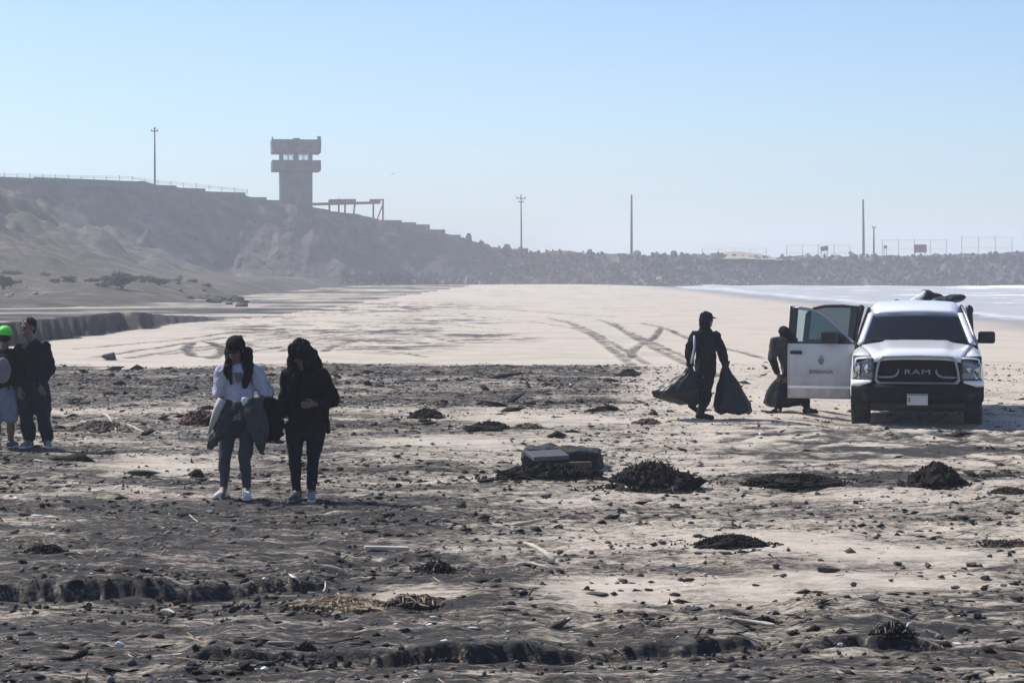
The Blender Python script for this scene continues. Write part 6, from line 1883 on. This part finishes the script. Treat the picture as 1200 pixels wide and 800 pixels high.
# ---- heaps of seaweed and rubbish
def heap(name, label, cat, px, py, w, h, m, seed, strands=40, chips=60, sm=None, depth=0.8):
    """mound of tangled stuff: py is the foot"""
    p, s = on_sand(px, py)
    W2, H = w / s / 2, h / s
    t = empty(name, p); tag(t, label, cat)
    rnd = random.Random(seed)
    n = 40; rows = []
    for i in range(15):
        f = i / 14; r = []
        for k_ in range(n + 1):
            a = 2 * math.pi * (k_ % n) / n
            q = mnoise.noise(Vector((math.cos(a) * 1.6, math.sin(a) * 1.6, seed + f * 2.0)))
            q += 0.6 * mnoise.noise(Vector((math.cos(a) * 4.5, math.sin(a) * 4.5, seed + f * 6.0)))
            rad = (1 - f ** 2.6) * (1 + 0.55 * q)
            zz = 0.92 * H * (f ** 0.75) * (0.78 + 0.5 * mnoise.noise(Vector((math.cos(a) * rad * 2.2, math.sin(a) * rad * 2.2, seed * 1.7))) + 0.35 * mnoise.noise(Vector((math.cos(a) * rad * 6, math.sin(a) * rad * 6, seed * 2.7))))
            r.append((W2 * rad * math.cos(a), W2 * depth * rad * math.sin(a), zz - 0.02 * (1 - f)))
        rows.append(r)
    mb = MB(); mb.grid(rows)
    for c_ in range(chips * 3):
        a = rnd.uniform(0, 6.28); rr = rnd.random() ** 0.6; f = 1 - rr
        rr *= rnd.uniform(1.1, 1.9) if rnd.random() < 0.4 else 1.0; f = max(0, 1 - rr ** 2)
        c = Vector((W2 * rr * math.cos(a), W2 * depth * rr * math.sin(a), H * f ** 0.8 * 0.8 + 0.004))
        sc = rnd.uniform(0.04, 0.13) * H + 0.005
        R = Euler((rnd.uniform(0, 6), rnd.uniform(0, 6), rnd.uniform(0, 6))).to_matrix()
        mb.add([c + R @ Vector(q) * sc for q in ((1.5, 0, 0), (-1.2, 0.2, 0), (0, 1, 0), (0, -0.9, 0), (0, 0, 0.8), (0, 0, -0.8))], [(0, 2, 4), (2, 1, 4), (1, 3, 4), (3, 0, 4), (2, 0, 5), (1, 2, 5), (3, 1, 5), (0, 3, 5)])
    mb.build('mound', m, t)
    if strands:
        mb = MB()
        for c_ in range(strands // 2):
            a = rnd.uniform(0, 6.28); rr = rnd.uniform(0.1, 1.05); f = max(0, 1 - rr)
            c = Vector((W2 * rr * math.cos(a), W2 * depth * rr * math.sin(a), H * f ** 0.8 * 0.9 + 0.01)); d = rnd.uniform(0, 6.28); L_ = rnd.uniform(0.2, 0.7) * W2
            up = rnd.uniform(-0.2, 0.25) * H
            mb.tube([c, c + Vector((math.cos(d) * L_ * .5, math.sin(d) * L_ * .5, up)), c + Vector((math.cos(d) * L_, math.sin(d) * L_, up * 0.3 - c.z * 0.4))], [0.005, 0.007, 0.003], 4, False)
        tag(mb.build('strands', sm or m, t), kind='stuff')
    return t
heap('rubbish_heap', 'tangled heap of dark seaweed and pale scraps beside the dark wreckage block', 'debris heap', 762, 575, 104, 38, M_KELP, 3, 70, 160, M_DRIFT2)
heap('seaweed_mound', 'rounded black seaweed mound standing alone before the pickup truck', 'seaweed', 1098, 566, 62, 29, M_KELP, 5, 30, 120)
heap('seaweed_heap', 'long low black seaweed heap on the open sand below the truck', 'seaweed', 857, 641, 84, 14, M_KELP, 7, 30, 120, depth=0.5)
heap('seaweed_strip', 'flat dark brown seaweed strip near the scattered stones', 'seaweed', 1178, 642, 62, 8, M_KELPB, 8, 20, 60, depth=0.4)
heap('seaweed_heap', 'dark tangled seaweed heap with a white ring of cord on it', 'seaweed', 1047, 744, 40, 16, M_KELP, 9, 40, 60, M_DRIFT2)
heap('rubbish_heap', 'reddish brown heap of matted fibre behind the shirted person', 'debris heap', 234, 496, 46, 20, M_RED, 10, 40, 80, M_STRAW)
heap('seaweed_heap', 'low dark seaweed clump at the edge of the clean far sand', 'seaweed', 737, 441, 24, 8, M_KELP, 11, 10, 40)
heap('seaweed_heap', 'dark elongated seaweed clump behind the walking person\'s bags', 'seaweed', 706, 482, 34, 6, M_KELP, 12, 12, 40)
heap('seaweed_heap', 'dark peaked seaweed clump in the debris belt behind the person in black', 'seaweed', 500, 490, 40, 13, M_KELP, 13, 25, 60)
heap('seaweed_heap', 'low dark seaweed clump beside the peaked one in the debris belt', 'seaweed', 572, 503, 44, 9, M_KELP, 14, 25, 50)
heap('seaweed_heap', 'brown seaweed clump below the clump in the debris belt', 'seaweed', 618, 502, 40, 7, M_KELPB, 15, 20, 40)
heap('seaweed_ridge', 'long low ridge of dark seaweed lumps on the sand before the truck', 'seaweed', 930, 574, 110, 12, M_KELP, 16, 30, 120, depth=0.45)
heap('seaweed_heap', 'small dark seaweed clump beside the driftwood branch', 'seaweed', 512, 672, 42, 12, M_KELP, 17, 25, 50, M_STRAW)
heap('rubbish_heap', 'dark twig heap under the crossed driftwood sticks', 'debris heap', 115, 507, 80, 16, M_KELPB, 18, 60, 60, M_DRIFT2)
heap('rubbish_heap', 'straw coloured litter heap at the end of the foreground ledge', 'debris heap', 400, 712, 110, 14, M_STRAW, 19, 90, 60, M_STRAW, 0.5)
heap('rubbish_heap', 'brown reed litter patch below the pale plank', 'debris heap', 485, 708, 70, 12, M_KELPB, 20, 70, 50, M_STRAW, 0.5)
heap('seaweed_strip', 'flat dark purple seaweed patch on the dark foreground', 'seaweed', 52, 652, 52, 10, M_KELP, 21, 20, 50, depth=0.5)
heap('seaweed_strip', 'thin dark seaweed strip near the stones at the sand edge', 'seaweed', 895, 728, 30, 8, M_KELP, 22, 14, 40)
heap('seaweed_strip', 'dark brown driftwood and weed strip at the right sand edge beside the mound', 'seaweed', 1182, 577, 44, 8, M_KELPB, 23, 14, 40, depth=0.3)
heap('seaweed_heap', 'small black seaweed lump in the dark foreground below the ledge', 'seaweed', 358, 764, 22, 10, M_KELP, 24, 10, 30)
heap('seaweed_heap', 'low rusty brown weed clump beside the tyre ruts behind the rubbish heap', 'seaweed', 760, 498, 34, 9, M_KELPB, 25, 20, 40)

# ---- the dark block of wreckage with its grey panel
def wreck():
    p, s = on_sand(658, 549)
    t = empty('wreckage_block', p, math.radians(-4)); tag(t, 'big black rounded block of wreckage lying on the sand', 'wreckage')
    w, h = 95 / s, 25 / s
    mb = MB(); mb.box((0, 0.24, h * 0.48), (w, 0.55, h * 0.96), (0, 0.03, 0), 0.95); me = bake(mb.mesh('block'), bevel=0.05); me = bake(me, sub=4); displace(me, 0.045, 5, 3, (1, 1, 1), 5); link('block', me, mat('charred_block', (0.012, 0.012, 0.014), 0.8, 0.4, 6), t, True)
    mb = MB(); mb.box((0.12, -0.06, h * 0.22), (w * 0.5, 0.12, h * 0.32), (0, -0.04, 0.02)); mb.build('torn_edge', M_KELPB, t, bevel=0.02)
    p2, s2 = on_sand(641, 551)
    o = MB(); o.box((0, 0, 0), (0.42, 0.40, 0.05), (0.10, -0.03, 0.25)); b = o.build('panel', mat('weathered_grey_panel', (0.06, 0.06, 0.065), 0.6, 0.25, 8), None, bevel=0.008)
    b.location = p2 + Vector((0, -0.10, 0.18)); tag(b, 'flat light grey panel resting on the front of the black wreckage block', 'panel')
    heap('seaweed_heap', 'spread of black seaweed draped in front of the wreckage block', 'seaweed', 640, 562, 118, 21, M_KELP, 31, 50, 140, None, 0.30)
wreck()

# ---- sticks, planks and bits
def stick(name, label, cat, pts, r, m, seg=8, lift=0.0):
    """pts: (px, py, height above sand in m)"""
    q = []
    for a in pts:
        p, s = on_sand(a[0], a[1]); q.append(p + Vector((0, 0, a[2] + r + lift)))
    o0 = q[0].copy(); o0.z -= r
    rr = [r * f for f in np.linspace(1.0, 0.55, len(q))]
    mb = MB(); mb.tube([a - o0 for a in q], rr, seg)
    me = mb.mesh(name); me = bake(me, sub=1); displace(me, r * 0.5, 20, int(pts[0][0]) % 50)
    o = link(name, me, m, None, True); o.location = o0; tag(o, label, cat)
    return o
stick('driftwood_branch', 'thick bleached driftwood branch propped up at one end', 'driftwood', [(651, 661, 0.0), (640, 659, 0.05), (628, 655, 0.075), (617, 652, 0.085), (613, 652, 0.07)], 0.028, M_DRIFT)
stick('driftwood_branch', 'thin forked bleached stick beside the propped driftwood branch', 'driftwood', [(600, 666, 0.0), (615, 663, 0.01), (635, 666, 0.015), (652, 668, 0.0)], 0.014, M_DRIFT)
def plank(label, px, py, L_, wd, th, rz, m, tilt=0.0):
    p, s = on_sand(px, py); mb = MB(); mb.box((0, 0, th / 2), (L_, wd, th), (tilt, 0, 0)); me = bake(mb.mesh('plank'), bevel=0.006)
    o = link('plank', me, m); o.location = p + Vector((0, 0, 0.01)); o.rotation_euler = (0, 0.03, rz); tag(o, label, 'plank')
plank('pale bleached plank lying on the dark sand', 453, 643, 0.36, 0.07, 0.03, 0.1, M_DRIFT, 0.0)
stick('stick', 'long straight pale stick lying on the sand near the stones', 'stick', [(843, 726, 0.0), (880, 729, 0.008), (913, 732, 0.0)], 0.014, M_DRIFT)
stick('driftwood_branch', 'curved pale driftwood stick standing out of the twig heap', 'driftwood', [(120, 492, 0.10), (127, 497, 0.10), (133, 503, 0.05), (137, 509, 0.0)], 0.018, M_DRIFT)
stick('driftwood_branch', 'straight pale driftwood stick lying across the twig heap', 'driftwood', [(92, 499, 0.05), (106, 500, 0.06), (123, 502, 0.03)], 0.022, M_DRIFT)
stick('driftwood_branch', 'short pale stick beside the crossed driftwood behind the tracksuit person', 'driftwood', [(148, 500, 0.03), (160, 505, 0.02), (172, 509, 0.0)], 0.016, M_DRIFT)
stick('stick', 'short white stick lying on the dark foreground sand', 'stick', [(35, 606, 0.0), (53, 606, 0.0)], 0.014, M_PALE)
stick('stick', 'thin pale reed lying below the foreground ledge', 'stick', [(312, 754, 0.0), (330, 753.5, 0.0), (348, 752.5, 0.0)], 0.010, M_DRIFT)
stick('stick', 'bleached stick with dark end lying at the foot of the foreground ledge', 'stick', [(186, 719, 0.0), (198, 720, 0.012), (206, 721, 0.0)], 0.018, M_DRIFT)
stick('twig', 'small forked pale twig on the dark sand below the people', 'twig', [(221, 606, 0.03), (226, 610, 0.02), (233, 614, 0.0)], 0.007, M_DRIFT)
stick('driftwood_branch', 'long pale driftwood stick lying at the tracksuit person\'s feet', 'driftwood', [(38, 539, 0.0), (55, 542, 0.012), (75, 541, 0.0)], 0.014, M_DRIFT)
stick('stick', 'pale stick lying across the front of the rubbish heap', 'stick', [(709, 573, 0.05), (722, 574, 0.05), (738, 577, 0.03)], 0.016, M_DRIFT)
stick('stick', 'short pale stick leaning in the middle of the rubbish heap', 'stick', [(748, 572, 0.10), (755, 572, 0.11), (764, 571, 0.12)], 0.012, M_DRIFT)
stick('stick', 'thick grey driftwood log half buried behind the plank', 'stick', [(598, 618, 0.0), (620, 617, 0.01), (645, 613, 0.03)], 0.022, M_DRIFT)
for pts, lab in (([(371, 692, 0.0), (365, 691, 0.015), (361, 690, 0.02)], 'small curved white bone-like scrap at the end of the ledge'), ([(378, 693, 0.0), (382, 691, 0.02), (381, 689, 0.035)], 'second curved white scrap beside the straw heap'), ([(1072, 744, 0.02), (1066, 747, 0.01), (1061, 744, 0.03), (1064, 741, 0.05), (1070, 740, 0.05)], 'loop of white cord lying on the dark tangled seaweed')):
    stick('scrap', lab, 'scrap', pts, 0.008, M_PALE)
def white_bit(px, py, w, label, m=M_PALE):
    p, s = on_sand(px, py); o = bpy.data.objects.new('scrap', rock_mesh('scrap', int(px) % 90 + 300, 2, 0.35)); COL.objects.link(o); o.data.materials.append(m)
    r = w / s / 2; o.scale = (r, r, r * 0.9); o.location = p + Vector((0, 0, r * 0.4)); tag(o, label, 'scrap')
white_bit(310, 780, 11, 'round white shell-like scrap on the dark foreground')
white_bit(300, 779, 5, 'tiny pale scrap beside the round white one')
white_bit(140, 760, 14, 'crumpled white scrap among straw on the dark foreground')
white_bit(221, 507, 9, 'pale square scrap behind the shirted person', M_DRIFT)
white_bit(668, 451, 7, 'small white scrap on the far debris belt')
white_bit(985, 746, 9, 'white scrap below the white cord heap')
white_bit(324, 613, 6, 'tiny white scrap beside the shoes of the shirted person')
